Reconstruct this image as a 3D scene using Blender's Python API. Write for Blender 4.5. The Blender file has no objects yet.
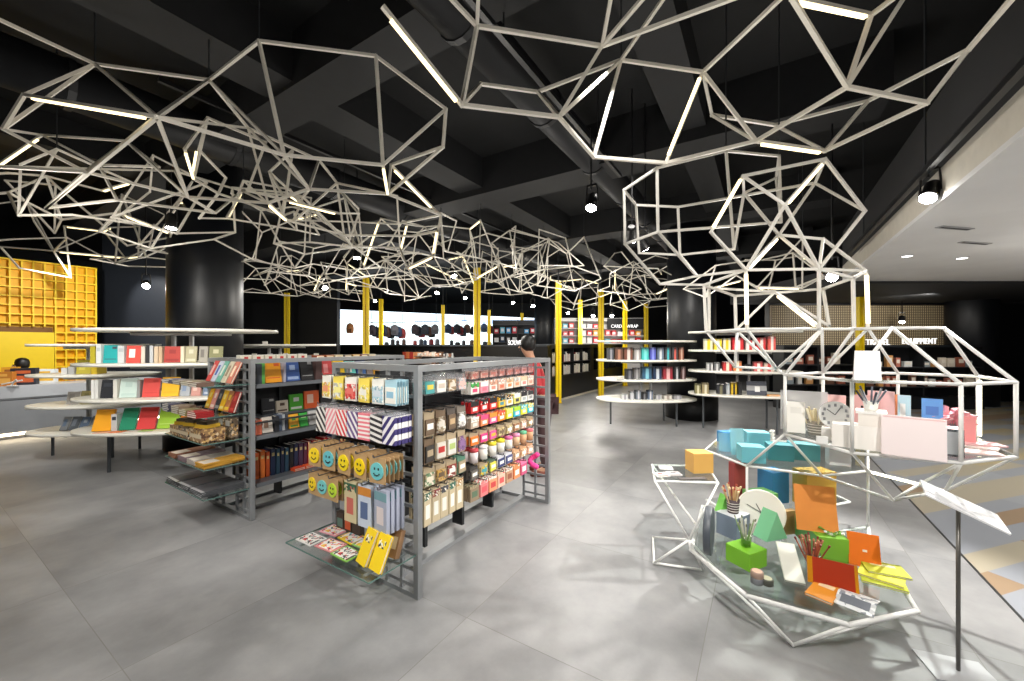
import bpy, math, random
from mathutils import Vector, Matrix, Euler
random.seed(7)
RAD = math.radians
COL = bpy.context.scene.collection
F = 14 / 36 * 1024; CX, CY, EYE = 512, 345, 1.6
def P(px, py, d): return Vector(((px - CX) * d / F, d, EYE - (py - CY) * d / F))
def PZ(px, py, z): return P(px, py, F * (EYE - z) / (py - CY))
TH = RAD(57.7)
A = Vector((math.cos(TH), math.sin(TH), 0)); B = Vector((-math.sin(TH), math.cos(TH), 0)); UP = Vector((0, 0, 1))
ORD = 'first second third fourth fifth sixth seventh eighth ninth tenth eleventh twelfth thirteenth fourteenth fifteenth sixteenth seventeenth eighteenth nineteenth twentieth'.split()
def ordi(i):
    if i < 20: return ORD[i]
    tens = ['twenty', 'thirty', 'forty', 'fifty', 'sixty', 'seventy', 'eighty', 'ninety']
    t, u = divmod(i + 1, 10)
    if u == 0: return {3: 'thirtieth', 4: 'fortieth', 5: 'fiftieth', 6: 'sixtieth', 7: 'seventieth', 8: 'eightieth'}.get(t, 'last')
    return tens[t - 2] + '-' + ORD[u - 1]

# ------------------------------------------------------------------ materials
def lin(c): 
    c = c / 255
    return c / 12.92 if c <= .04045 else ((c + .055) / 1.055) ** 2.4
_mc = {}
def new_mat(name):
    m = bpy.data.materials.new(name); m.use_nodes = True
    return m, m.node_tree.nodes, m.node_tree.links, m.node_tree.nodes['Principled BSDF']
def C(r, g, b, rough=.55, metal=0, noise=.06):
    """plain coloured surface with a faint procedural mottling"""
    key = (r, g, b, rough, metal, noise)
    if key in _mc: return _mc[key]
    m, N, L, bs = new_mat('paint_%d_%d_%d' % (r, g, b))
    bs.inputs['Roughness'].default_value = rough; bs.inputs['Metallic'].default_value = metal
    base = (lin(r), lin(g), lin(b), 1)
    if noise:
        tc = N.new('ShaderNodeTexCoord'); nz = N.new('ShaderNodeTexNoise'); nz.inputs['Scale'].default_value = 9
        mx = N.new('ShaderNodeMix'); mx.data_type = 'RGBA'
        mx.inputs[6].default_value = tuple(c * (1 - noise) for c in base[:3]) + (1,)
        mx.inputs[7].default_value = tuple(min(1, c * (1 + noise)) for c in base[:3]) + (1,)
        L.new(tc.outputs['Object'], nz.inputs['Vector']); L.new(nz.outputs[0], mx.inputs[0]); L.new(mx.outputs[2], bs.inputs['Base Color'])
    else: bs.inputs['Base Color'].default_value = base
    _mc[key] = m
    return m
def emit(name, rgb, s):
    if name in _mc: return _mc[name]
    m, N, L, bs = new_mat(name)
    bs.inputs['Base Color'].default_value = (.8, .8, .8, 1)
    bs.inputs['Emission Color'].default_value = (*rgb, 1); bs.inputs['Emission Strength'].default_value = s
    _mc[name] = m; return m
def clear(name, tint=(.93, .97, .96), gloss=.12, rough=.03, base=None, bfac=0.0):
    """thin glass / acrylic: mostly transparent, a little mirror, more at grazing angles"""
    if name in _mc: return _mc[name]
    m = bpy.data.materials.new(name); m.use_nodes = True; N = m.node_tree.nodes; L = m.node_tree.links; N.clear()
    out = N.new('ShaderNodeOutputMaterial'); tr = N.new('ShaderNodeBsdfTransparent'); tr.inputs[0].default_value = (*tint, 1)
    gl = N.new('ShaderNodeBsdfGlossy'); gl.inputs['Roughness'].default_value = rough
    fr = N.new('ShaderNodeLayerWeight'); fr.inputs[0].default_value = .5; pw = N.new('ShaderNodeMath'); pw.operation = 'POWER'; pw.inputs[1].default_value = 4.5; L.new(fr.outputs[1], pw.inputs[0])
    mul = N.new('ShaderNodeMath'); mul.operation = 'MULTIPLY_ADD'; mul.inputs[1].default_value = .6; mul.inputs[2].default_value = gloss * .1
    mx = N.new('ShaderNodeMixShader'); L.new(pw.outputs[0], mul.inputs[0]); L.new(mul.outputs[0], mx.inputs[0]); L.new(tr.outputs[0], mx.inputs[1]); L.new(gl.outputs[0], mx.inputs[2])
    last = mx
    if base:
        df = N.new('ShaderNodeBsdfDiffuse'); df.inputs[0].default_value = (*base, 1); m2 = N.new('ShaderNodeMixShader'); m2.inputs[0].default_value = bfac
        L.new(mx.outputs[0], m2.inputs[1]); L.new(df.outputs[0], m2.inputs[2]); last = m2
    L.new(last.outputs[0], out.inputs[0]); _mc[name] = m; return m
def stripe(name, c1, c2, scale, ang, axis='X', thr=.5):
    if name in _mc: return _mc[name]
    m, N, L, bs = new_mat(name); bs.inputs['Roughness'].default_value = .6
    tc = N.new('ShaderNodeTexCoord'); mp = N.new('ShaderNodeMapping'); mp.inputs['Rotation'].default_value = (0, ang, 0)
    w = N.new('ShaderNodeTexWave'); w.bands_direction = axis; w.inputs['Scale'].default_value = scale
    r = N.new('ShaderNodeValToRGB'); r.color_ramp.interpolation = 'CONSTANT'; r.color_ramp.elements[0].color = (*[lin(v) for v in c1], 1)
    r.color_ramp.elements[1].position = thr; r.color_ramp.elements[1].color = (*[lin(v) for v in c2], 1)
    L.new(tc.outputs['Object'], mp.inputs[0]); L.new(mp.outputs[0], w.inputs[0]); L.new(w.outputs[1], r.inputs[0]); L.new(r.outputs[0], bs.inputs['Base Color'])
    _mc[name] = m; return m
def speckle(name, base, cols, scale=40, rough=.5):
    """printed paper: small voronoi patches of ink on a ground colour"""
    if name in _mc: return _mc[name]
    m, N, L, bs = new_mat(name); bs.inputs['Roughness'].default_value = rough
    tc = N.new('ShaderNodeTexCoord'); v = N.new('ShaderNodeTexVoronoi'); v.inputs['Scale'].default_value = scale
    sx = N.new('ShaderNodeSeparateColor'); r = N.new('ShaderNodeValToRGB'); r.color_ramp.interpolation = 'CONSTANT'
    e = r.color_ramp.elements; e[0].color = (*[lin(c) for c in base], 1); e[1].position = .5; e[1].color = (*[lin(c) for c in cols[0]], 1)
    for k, c in enumerate(cols[1:]):
        n = e.new(.5 + .5 * (k + 1) / len(cols)); n.color = (*[lin(x) for x in c], 1)
    L.new(tc.outputs['Object'], v.inputs['Vector']); L.new(v.outputs['Color'], sx.inputs[0]); L.new(sx.outputs[0], r.inputs[0]); L.new(r.outputs[0], bs.inputs['Base Color'])
    _mc[name] = m; return m

WHITE = C(236, 235, 230, .5, 0, .03); ROD = C(236, 231, 220, .4, 0, .03); STANDROD = C(240, 240, 238, .35, 0, .02)
BLACK = C(14, 15, 17, .5); DARK = C(38, 40, 43, .5); STEEL = C(152, 155, 158, .42, .35, .05); DKSTEEL = C(58, 60, 63, .45, .3)
PAGE = C(238, 234, 222, .7); KRAFT = C(186, 152, 108, .75); YELLOW = C(250, 216, 14, .4, 0, .04)
GLASS = clear('shelf_glass', (.95, .98, .97), .35); GEDGE = C(96, 128, 122, .2); ACRY = clear('clear_acrylic', (.94, .95, .96), .5)
WRAP = clear('clear_wrap', (.95, .95, .96), .6, .12, (.8, .82, .84), .16); FROST = clear('frosted_acrylic', (.9, .9, .9), .5, .2, (.82, .82, .83), .42)
TUBE = emit('warm_tube', (1, .8, .4), 2.6); LENS = emit('spot_lens', (1, .97, .9), 60)

# ------------------------------------------------------------------ mesh builder and scene helpers
class MB:
    def __init__(s): s.v = []; s.f = []; s.m = []; s.sm = []
    def add(s, vs, fs, m=0, smooth=False):
        b = len(s.v); s.v += [tuple(v) for v in vs]
        for f in fs: s.f.append([b + i for i in f]); s.m.append(m); s.sm.append(smooth)
        return s
    def box(s, x0, x1, y0, y1, z0, z1, m=0, M=None, taper=None):
        vs = [Vector((x, y, z)) for z in (z0, z1) for y in (y0, y1) for x in (x0, x1)]
        if M: vs = [M @ v for v in vs]
        return s.add(vs, [(0, 2, 3, 1), (4, 5, 7, 6), (0, 1, 5, 4), (2, 6, 7, 3), (0, 4, 6, 2), (1, 3, 7, 5)], m)
    def bar(s, p, q, w, m=0, n=4, ext=0, h=None, smooth=False):
        p, q = Vector(p), Vector(q); d = (q - p)
        if d.length < 1e-5: return s
        d.normalize(); p = p - d * ext; q = q + d * ext
        a = d.cross(UP)
        if a.length < .01: a = Vector((1, 0, 0))
        a.normalize(); b = a.cross(d); h = h or w; vs = []
        for c in (p, q):
            for k in range(n):
                t = 2 * math.pi * (k + .5) / n; r = 1 / math.cos(math.pi / n)
                vs.append(c + a * (math.cos(t) * w / 2 * r) + b * (math.sin(t) * h / 2 * r))
        fs = [(k, (k + 1) % n, n + (k + 1) % n, n + k) for k in range(n)] + [tuple(range(n))[::-1], tuple(range(n, 2 * n))]
        return s.add(vs, fs, m, smooth)
    def lathe(s, prof, n=20, m=0, c=(0, 0, 0), M=None, smooth=True, cap=True):
        vs = []; c = Vector(c)
        for r, z in prof:
            for k in range(n):
                t = 2 * math.pi * k / n; v = Vector((r * math.cos(t), r * math.sin(t), z))
                vs.append((M @ v if M else v) + c)
        fs = []
        for i in range(len(prof) - 1):
            for k in range(n): fs.append((i * n + k, i * n + (k + 1) % n, (i + 1) * n + (k + 1) % n, (i + 1) * n + k))
        s.add(vs, fs, m, smooth)
        if cap:
            b = len(s.v) - len(vs); L = (len(prof) - 1) * n
            s.f.append([b + k for k in range(n)][::-1]); s.m.append(m); s.sm.append(False)
            s.f.append([b + L + k for k in range(n)]); s.m.append(m); s.sm.append(False)
        return s
    def prism(s, poly, z0, z1, m=0, mt=None, smooth=False):
        n = len(poly); vs = [(x, y, z0) for x, y in poly] + [(x, y, z1) for x, y in poly]
        s.add(vs, [(k, (k + 1) % n, n + (k + 1) % n, n + k) for k in range(n)], m, smooth)
        b = len(s.v) - 2 * n
        for idx in ([b + k for k in range(n)][::-1], [b + n + k for k in range(n)]):
            s.f.append(idx); s.m.append(m if mt is None else mt); s.sm.append(False)
        return s
    def build(s, name, mats, parent=None, loc=None, rot=None, bevel=0):
        me = bpy.data.meshes.new(name); me.from_pydata(s.v, [], s.f); 
        for m in (mats if isinstance(mats, (list, tuple)) else [mats]): me.materials.append(m)
        for p, mi, sm in zip(me.polygons, s.m, s.sm): p.material_index = mi; p.use_smooth = sm
        me.update(); o = bpy.data.objects.new(name, me); COL.objects.link(o)
        if parent: o.parent = parent
        if loc is not None: o.location = loc
        if rot is not None: o.rotation_euler = rot
        if bevel:
            b = o.modifiers.new('edge', 'BEVEL'); b.width = bevel; b.segments = 2; b.limit_method = 'ANGLE'
        return o
def tag(o, label, cat, group=None):
    o['label'] = label; o['category'] = cat
    if group: o['group'] = group
    return o
def thing(name, label, cat, loc=(0, 0, 0), rotz=0, group=None):
    o = bpy.data.objects.new(name, None); COL.objects.link(o); o.location = loc; o.rotation_euler = (0, 0, rotz); o.empty_display_size = .1
    return tag(o, label, cat, group)
def struct(o): o['kind'] = 'structure'; return o
def copy_thing(o, loc, rot=None, label=None):
    c = o.copy(); COL.objects.link(c); c.location = loc
    if rot is not None: c.rotation_euler = rot
    if label: c['label'] = label
    for ch in o.children:
        k = ch.copy(); COL.objects.link(k); k.parent = c
        for g in ch.children:
            q = g.copy(); COL.objects.link(q); q.parent = k
    return c
def loc2(o, a, b, z=0): return Vector(o) + A * a + B * b + UP * z

# ------------------------------------------------------------------ setting
def floor_mat():
    m, N, L, bs = new_mat('concrete_tiles')
    def nd(t, **k):
        n = N.new(t)
        for a, b in k.items(): setattr(n, a, b)
        return n
    tc = nd('ShaderNodeTexCoord'); sp = nd('ShaderNodeSeparateXYZ'); L.new(tc.outputs['Object'], sp.inputs[0])
    def joint(out, off):
        a = nd('ShaderNodeMath', operation='SUBTRACT'); a.inputs[1].default_value = off; L.new(out, a.inputs[0])
        b = nd('ShaderNodeMath', operation='DIVIDE'); b.inputs[1].default_value = 1.2; L.new(a.outputs[0], b.inputs[0])
        c = nd('ShaderNodeMath', operation='FRACT'); L.new(b.outputs[0], c.inputs[0])
        d = nd('ShaderNodeMath', operation='LESS_THAN'); d.inputs[1].default_value = .0035; L.new(c.outputs[0], d.inputs[0]); 
        fl = nd('ShaderNodeMath', operation='FLOOR'); L.new(b.outputs[0], fl.inputs[0]); return d.outputs[0], fl.outputs[0]
    j1, f1 = joint(sp.outputs[0], .631); j2, f2 = joint(sp.outputs[1], .27)
    jm = nd('ShaderNodeMath', operation='MAXIMUM'); L.new(j1, jm.inputs[0]); L.new(j2, jm.inputs[1])
    cb = nd('ShaderNodeCombineXYZ'); L.new(f1, cb.inputs[0]); L.new(f2, cb.inputs[1])
    wn = nd('ShaderNodeTexWhiteNoise'); L.new(cb.outputs[0], wn.inputs['Vector'])
    ad = nd('ShaderNodeVectorMath', operation='MULTIPLY_ADD'); ad.inputs[1].default_value = (9, 9, 9); L.new(wn.outputs['Color'], ad.inputs[0]); L.new(tc.outputs['Object'], ad.inputs[2])
    n1 = nd('ShaderNodeTexNoise'); n1.inputs['Scale'].default_value = 1.6; n1.inputs['Detail'].default_value = 6; n1.inputs['Roughness'].default_value = .62; L.new(ad.outputs[0], n1.inputs['Vector'])
    r = nd('ShaderNodeValToRGB'); e = r.color_ramp.elements
    e[0].position = .3; e[0].color = (lin(118), lin(119), lin(121), 1); e[1].position = .72; e[1].color = (lin(158), lin(158), lin(159), 1); L.new(n1.outputs[0], r.inputs[0])
    mx = nd('ShaderNodeMix', data_type='RGBA'); L.new(jm.outputs[0], mx.inputs[0]); L.new(r.outputs[0], mx.inputs[6]); mx.inputs[7].default_value = (lin(118), lin(117), lin(115), 1)
    L.new(mx.outputs[2], bs.inputs['Base Color'])
    rr = nd('ShaderNodeMapRange'); rr.inputs[3].default_value = .3; rr.inputs[4].default_value = .5; L.new(n1.outputs[0], rr.inputs[0]); L.new(rr.outputs[0], bs.inputs['Roughness'])
    return m
def plank_mat():
    m, N, L, bs = new_mat('corridor_planks')
    def nd(t, **k):
        n = N.new(t)
        for a, b in k.items(): setattr(n, a, b)
        return n
    tc = nd('ShaderNodeTexCoord'); mp = nd('ShaderNodeMapping'); mp.inputs['Rotation'].default_value = (0, 0, RAD(-17) + TH); L.new(tc.outputs['Object'], mp.inputs[0])
    sp = nd('ShaderNodeSeparateXYZ'); L.new(mp.outputs[0], sp.inputs[0])
    def chain(out, *ops):
        for op, v in ops:
            k = nd('ShaderNodeMath', operation=op); L.new(out, k.inputs[0])
            if v is not None: k.inputs[1].default_value = v
            out = k.outputs[0]
        return out
    row = chain(sp.outputs[1], ('DIVIDE', .19), ('FLOOR', None)); sh = chain(row, ('MULTIPLY', .413)); 
    xx = nd('ShaderNodeMath', operation='ADD'); L.new(chain(sp.outputs[0], ('DIVIDE', 1.5)), xx.inputs[0]); L.new(sh, xx.inputs[1]); col = chain(xx.outputs[0], ('FLOOR', None))
    cb = nd('ShaderNodeCombineXYZ'); L.new(row, cb.inputs[0]); L.new(col, cb.inputs[1]); wn = nd('ShaderNodeTexWhiteNoise'); L.new(cb.outputs[0], wn.inputs['Vector'])
    r = nd('ShaderNodeValToRGB'); r.color_ramp.interpolation = 'CONSTANT'; e = r.color_ramp.elements
    e[0].color = (lin(146), lin(150), lin(158), 1); e[1].position = .42; e[1].color = (lin(168), lin(160), lin(142), 1)
    for pz, c in ((.6, (150, 128, 104)), (.75, (154, 158, 164)), (.9, (176, 162, 128))):
        k = e.new(pz); k.color = (lin(c[0]), lin(c[1]), lin(c[2]), 1)
    L.new(wn.outputs[0], r.inputs[0]); L.new(r.outputs[0], bs.inputs['Base Color']); bs.inputs['Roughness'].default_value = .38
    return m
# floors lie in the shop's own grid (local x = A, local y = B)
struct(MB().box(-6, 30, -1.27, 22, -.05, 0).build('floor', floor_mat(), rot=(0, 0, TH)))
struct(MB().box(-6, 30, -14, -1.28, -.05, 0).build('floor_corridor', plank_mat(), rot=(0, 0, TH)))
struct(MB().box(-6, 30, -1.283, -1.267, -.05, .002).build('trim_1', C(40, 40, 42, .4), rot=(0, 0, TH)))
CEILM = C(13, 14, 16, .8, 0, .25)
struct(MB().box(-16, 18, -3, 30, 4.75, 4.9).build('ceiling', CEILM))
def ceiling_white_mat():
    m, N, L, bs = new_mat('plaster_panels'); bs.inputs['Roughness'].default_value = .6
    tc = N.new('ShaderNodeTexCoord'); nz = N.new('ShaderNodeTexNoise'); nz.inputs['Scale'].default_value = 1.5; nz.inputs['Detail'].default_value = 5
    r = N.new('ShaderNodeValToRGB'); r.color_ramp.elements[0].color = (lin(196), lin(196), lin(198), 1); r.color_ramp.elements[1].color = (lin(222), lin(222), lin(222), 1)
    L.new(tc.outputs['Object'], nz.inputs['Vector']); L.new(nz.outputs[0], r.inputs[0]); L.new(r.outputs[0], bs.inputs['Base Color']); return m
WCEIL = ceiling_white_mat()
# white corridor ceiling: bounded by the fascia line (B = -1.27) and by a back edge at Y = 7.6
e0 = Vector((0, 0, 0)) + B * -1.27
def along(y): return e0 + A * ((y - e0.y) / A.y)
p1, p2 = along(-2), along(7.6)
mb = MB().prism([(p1.x, p1.y), (14, -2), (14, 7.6), (p2.x, p2.y)], 2.82, 2.86); struct(mb.build('ceiling_corridor', WCEIL))
q1, q2 = p1 - B * .03, p2 - B * .03
mb = MB().prism([(p1.x, p1.y), (q1.x, q1.y), (q2.x, q2.y), (p2.x, p2.y)], 2.86, 3.1); struct(mb.build('trim_2', C(196, 190, 178, .7, 0, .12)))
mb = MB().prism([(p1.x, p1.y), (q1.x + .3, q1.y), (q2.x + .3, q2.y), (p2.x, p2.y)], 3.101, 3.75); struct(mb.build('trim_3', C(30, 30, 32, .7)))
struct(MB().box(p2.x + .05, 14, 7.63, 11.6, 2.78, 3.1).build('ceiling_soffit', C(24, 25, 28, .7)))
# outer shell
struct(MB().box(-16.2, -16, -3, 30, 0, 4.75).build('wall_left', C(26, 27, 30, .7)))
struct(MB().box(18, 18.2, -3, 30, 0, 4.75).build('wall_right', C(20, 21, 24, .7)))
struct(MB().box(-16, 18, 30, 30.2, 0, 4.75).build('wall_back', C(16, 17, 20, .8)))
struct(MB().box(-16, 18, -3.2, -3, 0, 4.75).build('wall_front', C(60, 60, 62, .8)))
# ceiling beams and ducts, painted black
BEAM = C(22, 23, 26, .75, 0, .3)
for k, (a, w, z) in enumerate(((2.2, .45, 4.2), (5.4, .6, 4.15), (9.0, .5, 4.2), (13.2, .5, 4.2))):
    struct(MB().box(a, a + w, -1.1, 16, z, 4.75).build('ceiling_beam', BEAM, rot=(0, 0, TH)))
for k, (b, w, z) in enumerate(((.6, .4, 4.3), (4.0, .5, 4.25), (8.2, .45, 4.3))):
    struct(MB().box(-2, 22, b, b + w, z, 4.75).build('ceiling_beam', BEAM, rot=(0, 0, TH)))
for b, z, r in ((2.1, 4.3, .2), (6.1, 4.3, .24)):
    mb = MB(); mb.bar(loc2((0, 0, 0), -1, b, z), loc2((0, 0, 0), 20, b, z), 2 * r, n=16, smooth=True)
    for k in range(14): mb.bar(loc2((0, 0, 0), -.5 + 1.5 * k, b, z), loc2((0, 0, 0), -.44 + 1.5 * k, b, z), 2 * r + .03, n=16)
    tag(mb.build('ceiling_duct', C(36, 37, 40, .5, .2)), ('slim' if r < .22 else 'wide') + ' round black air duct under the dark ceiling', 'duct')

LP = .56
# ---- columns
def column(name, x, y, r, base_r=None):
    mb = MB().lathe([(r, .0), (r, 4.75)], 40); o = struct(mb.build(name, C(17, 20, 26, .42), loc=(x, y, 0)))
    if base_r: struct(MB().lathe([(base_r, 0), (base_r, .47), (r, .48)], 40).build('trim_4', C(12, 13, 15, .5), loc=(x, y, 0)))
column('column_left', -4.95, 6.45, .5, .54)
column('column_right', 3.98, 8.85, .5, .54)
column('column_back', 1.4, 17.5, .42)
column('column_corridor', 12.4, 10.75, .5)
# black wall closing the corridor, patterned lit wall beside it
struct(MB().box(7.3, 17.9, 11.3, 11.5, 0, 2.78).build('wall_corridor', C(17, 19, 24, .45)))
def perforated():
    m, N, L, bs = new_mat('perforated_panel'); bs.inputs['Roughness'].default_value = .5
    tc = N.new('ShaderNodeTexCoord'); mp = N.new('ShaderNodeMapping'); mp.inputs['Scale'].default_value = (1, 1, 1); L.new(tc.outputs['Object'], mp.inputs[0])
    w1 = N.new('ShaderNodeTexWave'); w1.bands_direction = 'X'; w1.inputs['Scale'].default_value = 5.2
    w2 = N.new('ShaderNodeTexWave'); w2.bands_direction = 'Z'; w2.inputs['Scale'].default_value = 6.5
    mu = N.new('ShaderNodeMath'); mu.operation = 'MULTIPLY'; r = N.new('ShaderNodeValToRGB')
    r.color_ramp.elements[0].position = .2; r.color_ramp.elements[0].color = (lin(112), lin(96), lin(72), 1); r.color_ramp.elements[1].position = .6; r.color_ramp.elements[1].color = (lin(226), lin(208), lin(170), 1)
    for w in (w1, w2): L.new(mp.outputs[0], w.inputs[0])
    L.new(w1.outputs[1], mu.inputs[0]); L.new(w2.outputs[1], mu.inputs[1]); L.new(mu.outputs[0], r.inputs[0]); L.new(r.outputs[0], bs.inputs['Base Color']); return m
struct(MB().box(7.3, 12.2, 11.2, 11.28, 1.45, 2.72).build('wall_panel', perforated()))
# left: dark panel walls beyond the counter
struct(MB().box(-10.6, -8.2, 10.3, 10.5, 0, 4.75).build('wall_partition', C(58, 63, 72, .5)))
struct(MB().box(-11.5, -6.4, 14.6, 14.8, 0, 4.0).build('wall_partition', C(22, 24, 28, .6)))
struct(MB().box(-9.6, -6.15, 14.0, 14.25, 0, 3.1).build('wall_partition', C(15, 16, 19, .6)))
# lit display window far behind
def litwall():
    m, N, L, bs = new_mat('backlit_wall')
    tc = N.new('ShaderNodeTexCoord'); sp = N.new('ShaderNodeSeparateXYZ'); r = N.new('ShaderNodeValToRGB'); mr = N.new('ShaderNodeMapRange')
    mr.inputs[1].default_value = .0; mr.inputs[2].default_value = 3.2
    r.color_ramp.interpolation = 'CONSTANT'; e = r.color_ramp.elements; e[0].color = (.82, .97, 1, 1); e[1].position = .85; e[1].color = (.42, .58, .85, 1); k = e.new(.96); k.color = (.75, .88, 1, 1)
    L.new(tc.outputs['Object'], sp.inputs[0]); L.new(sp.outputs[2], mr.inputs[0]); L.new(mr.outputs[0], r.inputs[0]); L.new(r.outputs[0], bs.inputs['Emission Color']); bs.inputs['Emission Strength'].default_value = 2.0
    bs.inputs['Base Color'].default_value = (.6, .6, .6, 1); return m
LA, LB = P(338, 345, 17.0), P(548, 345, 23.0)
la, lb = Vector((LA.x, LA.y, 0)), Vector((LB.x, LB.y, 0)); lu = (lb - la).normalized(); LANG = math.atan2(lu.y, lu.x)
struct(MB().box(0, (lb - la).length, 0, .12, .9, 3.12).build('window_1', litwall(), loc=la, rot=(0, 0, LANG)))
struct(MB().box(-.06, (lb - la).length, -.5, .14, .9, 1.62).build('window_ledge', C(22, 24, 28, .4), loc=la, rot=(0, 0, LANG)))

# ------------------------------------------------------------------ low black partition with book recess
PC = Vector((1.04, 10.88, 0))
def part_wall():
    t = thing('low_bookcase', 'low black partition with a recessed bookcase and pale skirting line', 'room divider', PC, TH)
    mb = MB().box(0, 7.2, .35, .55, 0, 1.6).box(0, 7.2, 0, .35, 1.5, 1.6).box(0, 7.2, 0, .35, 0, .72).box(0, .12, 0, .35, .72, 1.5).box(3.0, 3.3, 0, .35, .72, 1.5).box(7.1, 7.2, 0, .35, .72, 1.5)
    mb.build('carcass', C(13, 13, 15, .35), t)
    MB().box(0.1, 7.1, .02, .34, 1.08, 1.1).build('shelf', C(30, 30, 33, .4), t)
    MB().box(0, 7.2, -.012, 0, 0, .06).build('skirting', C(214, 208, 190, .5), t)
    MB().box(0, 7.2, -.02, .57, 1.6, 1.625).build('top_rail', C(88, 92, 98, .3, .3), t)
    for x in (.85, 1.6, 2.3, 4.1, 4.9, 5.7, 6.4): MB().box(x, x + .03, .01, .34, .72, 1.5).build('divider', C(24, 24, 27, .4), t)
    return t
part_wall()
t = thing('low_divider', 'long low black partition running past the lit window with a grey top', 'room divider', PC, TH)
MB().box(-.15, -.005, 0, 10.2, 0, 1.56).build('carcass', C(13, 14, 17, .35), t); MB().box(-.2, -.005, 0, 10.2, 1.56, 1.6).build('top_rail', C(70, 74, 80, .3, .3), t)
# books in the recess
bookcols = [(120, 40, 36), (180, 170, 150), (60, 70, 96), (150, 60, 60), (200, 190, 170), (90, 84, 70), (168, 90, 70), (40, 60, 70), (210, 205, 198), (140, 120, 90)]
n = 0
for lev, z0 in (('lower', .72), ('upper', 1.1)):
    x = .16; k = 0
    while x < 2.9:
        if any(-.12 < x - d < .035 for d in (.85, 1.6, 2.3)): x += .15; continue
        w = random.uniform(.05, .11); h = random.uniform(.2, .3); c = random.choice(bookcols)
        o = MB().box(0, w, .06, .26, 0, h, 0).box(.008, w - .008, .058, .255, .01, h + .002, 1).build('book', [C(*c), PAGE], loc=loc2(PC, x, 0, z0 + .002), rot=(0, 0, TH))
        tag(o, '%s book along the %s shelf of the recessed black bookcase' % (ordi(k), lev), 'book', 'books in the partition recess')
        x += w + .012; k += 1

# ------------------------------------------------------------------ yellow posts
posts = [(287, 293, 'beside the dark column with round shelves'), (366, 278, 'before the end of the lit window'), (381, 299, 'just behind another post at the lit window'),
         (443, 305, 'before the middle of the lit window'), (477, 268, 'rising behind the front hook stand'), (489, 310, 'far back past the lit window'),
         (522, 313, 'farthest back beside the slim blue column'), (553, 283, 'at the near corner of the black partition'), (580, 300, 'behind the black partition between two taller posts'),
         (596, 290, 'at the middle of the black partition'), (625, 301, 'behind the dark round shelves near the far sign'), (646, 304, 'close beside the dark column behind the round shelves'),
         (860, 275, 'behind the glass cage of the wire stand'), (911, 298, 'before the perforated tan wall'), (824, 285, 'behind the upright rods of the wire tower')]
for px, top, where in posts:
    d = F * 1.72 / (345 - top); ht = 3.32
    t = thing('yellow_post', 'yellow steel twin channel post ' + where, 'post', P(px, 345 + F * EYE / d, d) - (B * .16 if px in (553, 596) else B * 0), TH * .2, 'yellow posts')
    for s in (-1, 1): MB().box(.012 * s if s > 0 else -.075, .075 if s > 0 else -.012, -.05, .05, 0.02, ht).build('channel', YELLOW, t)
    MB().box(-.01, .01, -.03, .03, .02, ht).build('web', C(190, 140, 10, .5), t); MB().box(-.09, .09, -.07, .07, 0, .02).build('base_plate', C(200, 160, 20, .5), t)
    MB().box(-.012, .012, -.012, .012, ht, 4.7).build('hanger_rod', DARK, t)

# ------------------------------------------------------------------ lattices of welded rods
def lattice(name, label, nodes, edges, lit=(), w=.021, mat=ROD, group=None, hang=True, cat='ceiling lattice', hangers=3, tube_w=.025):
    pts = {k: Vector(v) for k, v in nodes.items()}
    c = sum(pts.values(), Vector()) / len(pts); base = Vector((c.x, c.y, min(p.z for p in pts.values())))
    t = thing(name, label, cat, base, 0, group); k = 0; rest = MB()
    for a, b in edges:
        if (a, b) in lit or (b, a) in lit: pass
        if k < 100: MB().bar(pts[a] - base, pts[b] - base, w, ext=w * .45).build('rod', mat, t)
        else: rest.bar(pts[a] - base, pts[b] - base, w, ext=w * .45)
        k += 1
    if rest.v: r = rest.build('rods_beyond', mat, t); r['kind'] = 'stuff'
    for a, b in lit:
        p, q = pts[a] - base, pts[b] - base; d = (q - p); 
        off = Vector((0, 0, -w * .72))
        if abs(d.normalized().z) > .8: off = Vector((-.5, -.8, 0)).normalized() * w * .75
        MB().bar(p + d * .08 + off, q - d * .08 + off, tube_w * .8).build('light_tube', TUBE, t)
    if hang:
        tops = sorted(pts.values(), key=lambda p: -p.z)[:hangers]
        for p in tops: MB().bar(p - base, Vector((p.x, p.y, 4.76)) - base, .008).build('hanger_rod', DARK, t)
    return t
def parse(s): return [tuple(e.split('-')) for e in s.split()]

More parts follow.
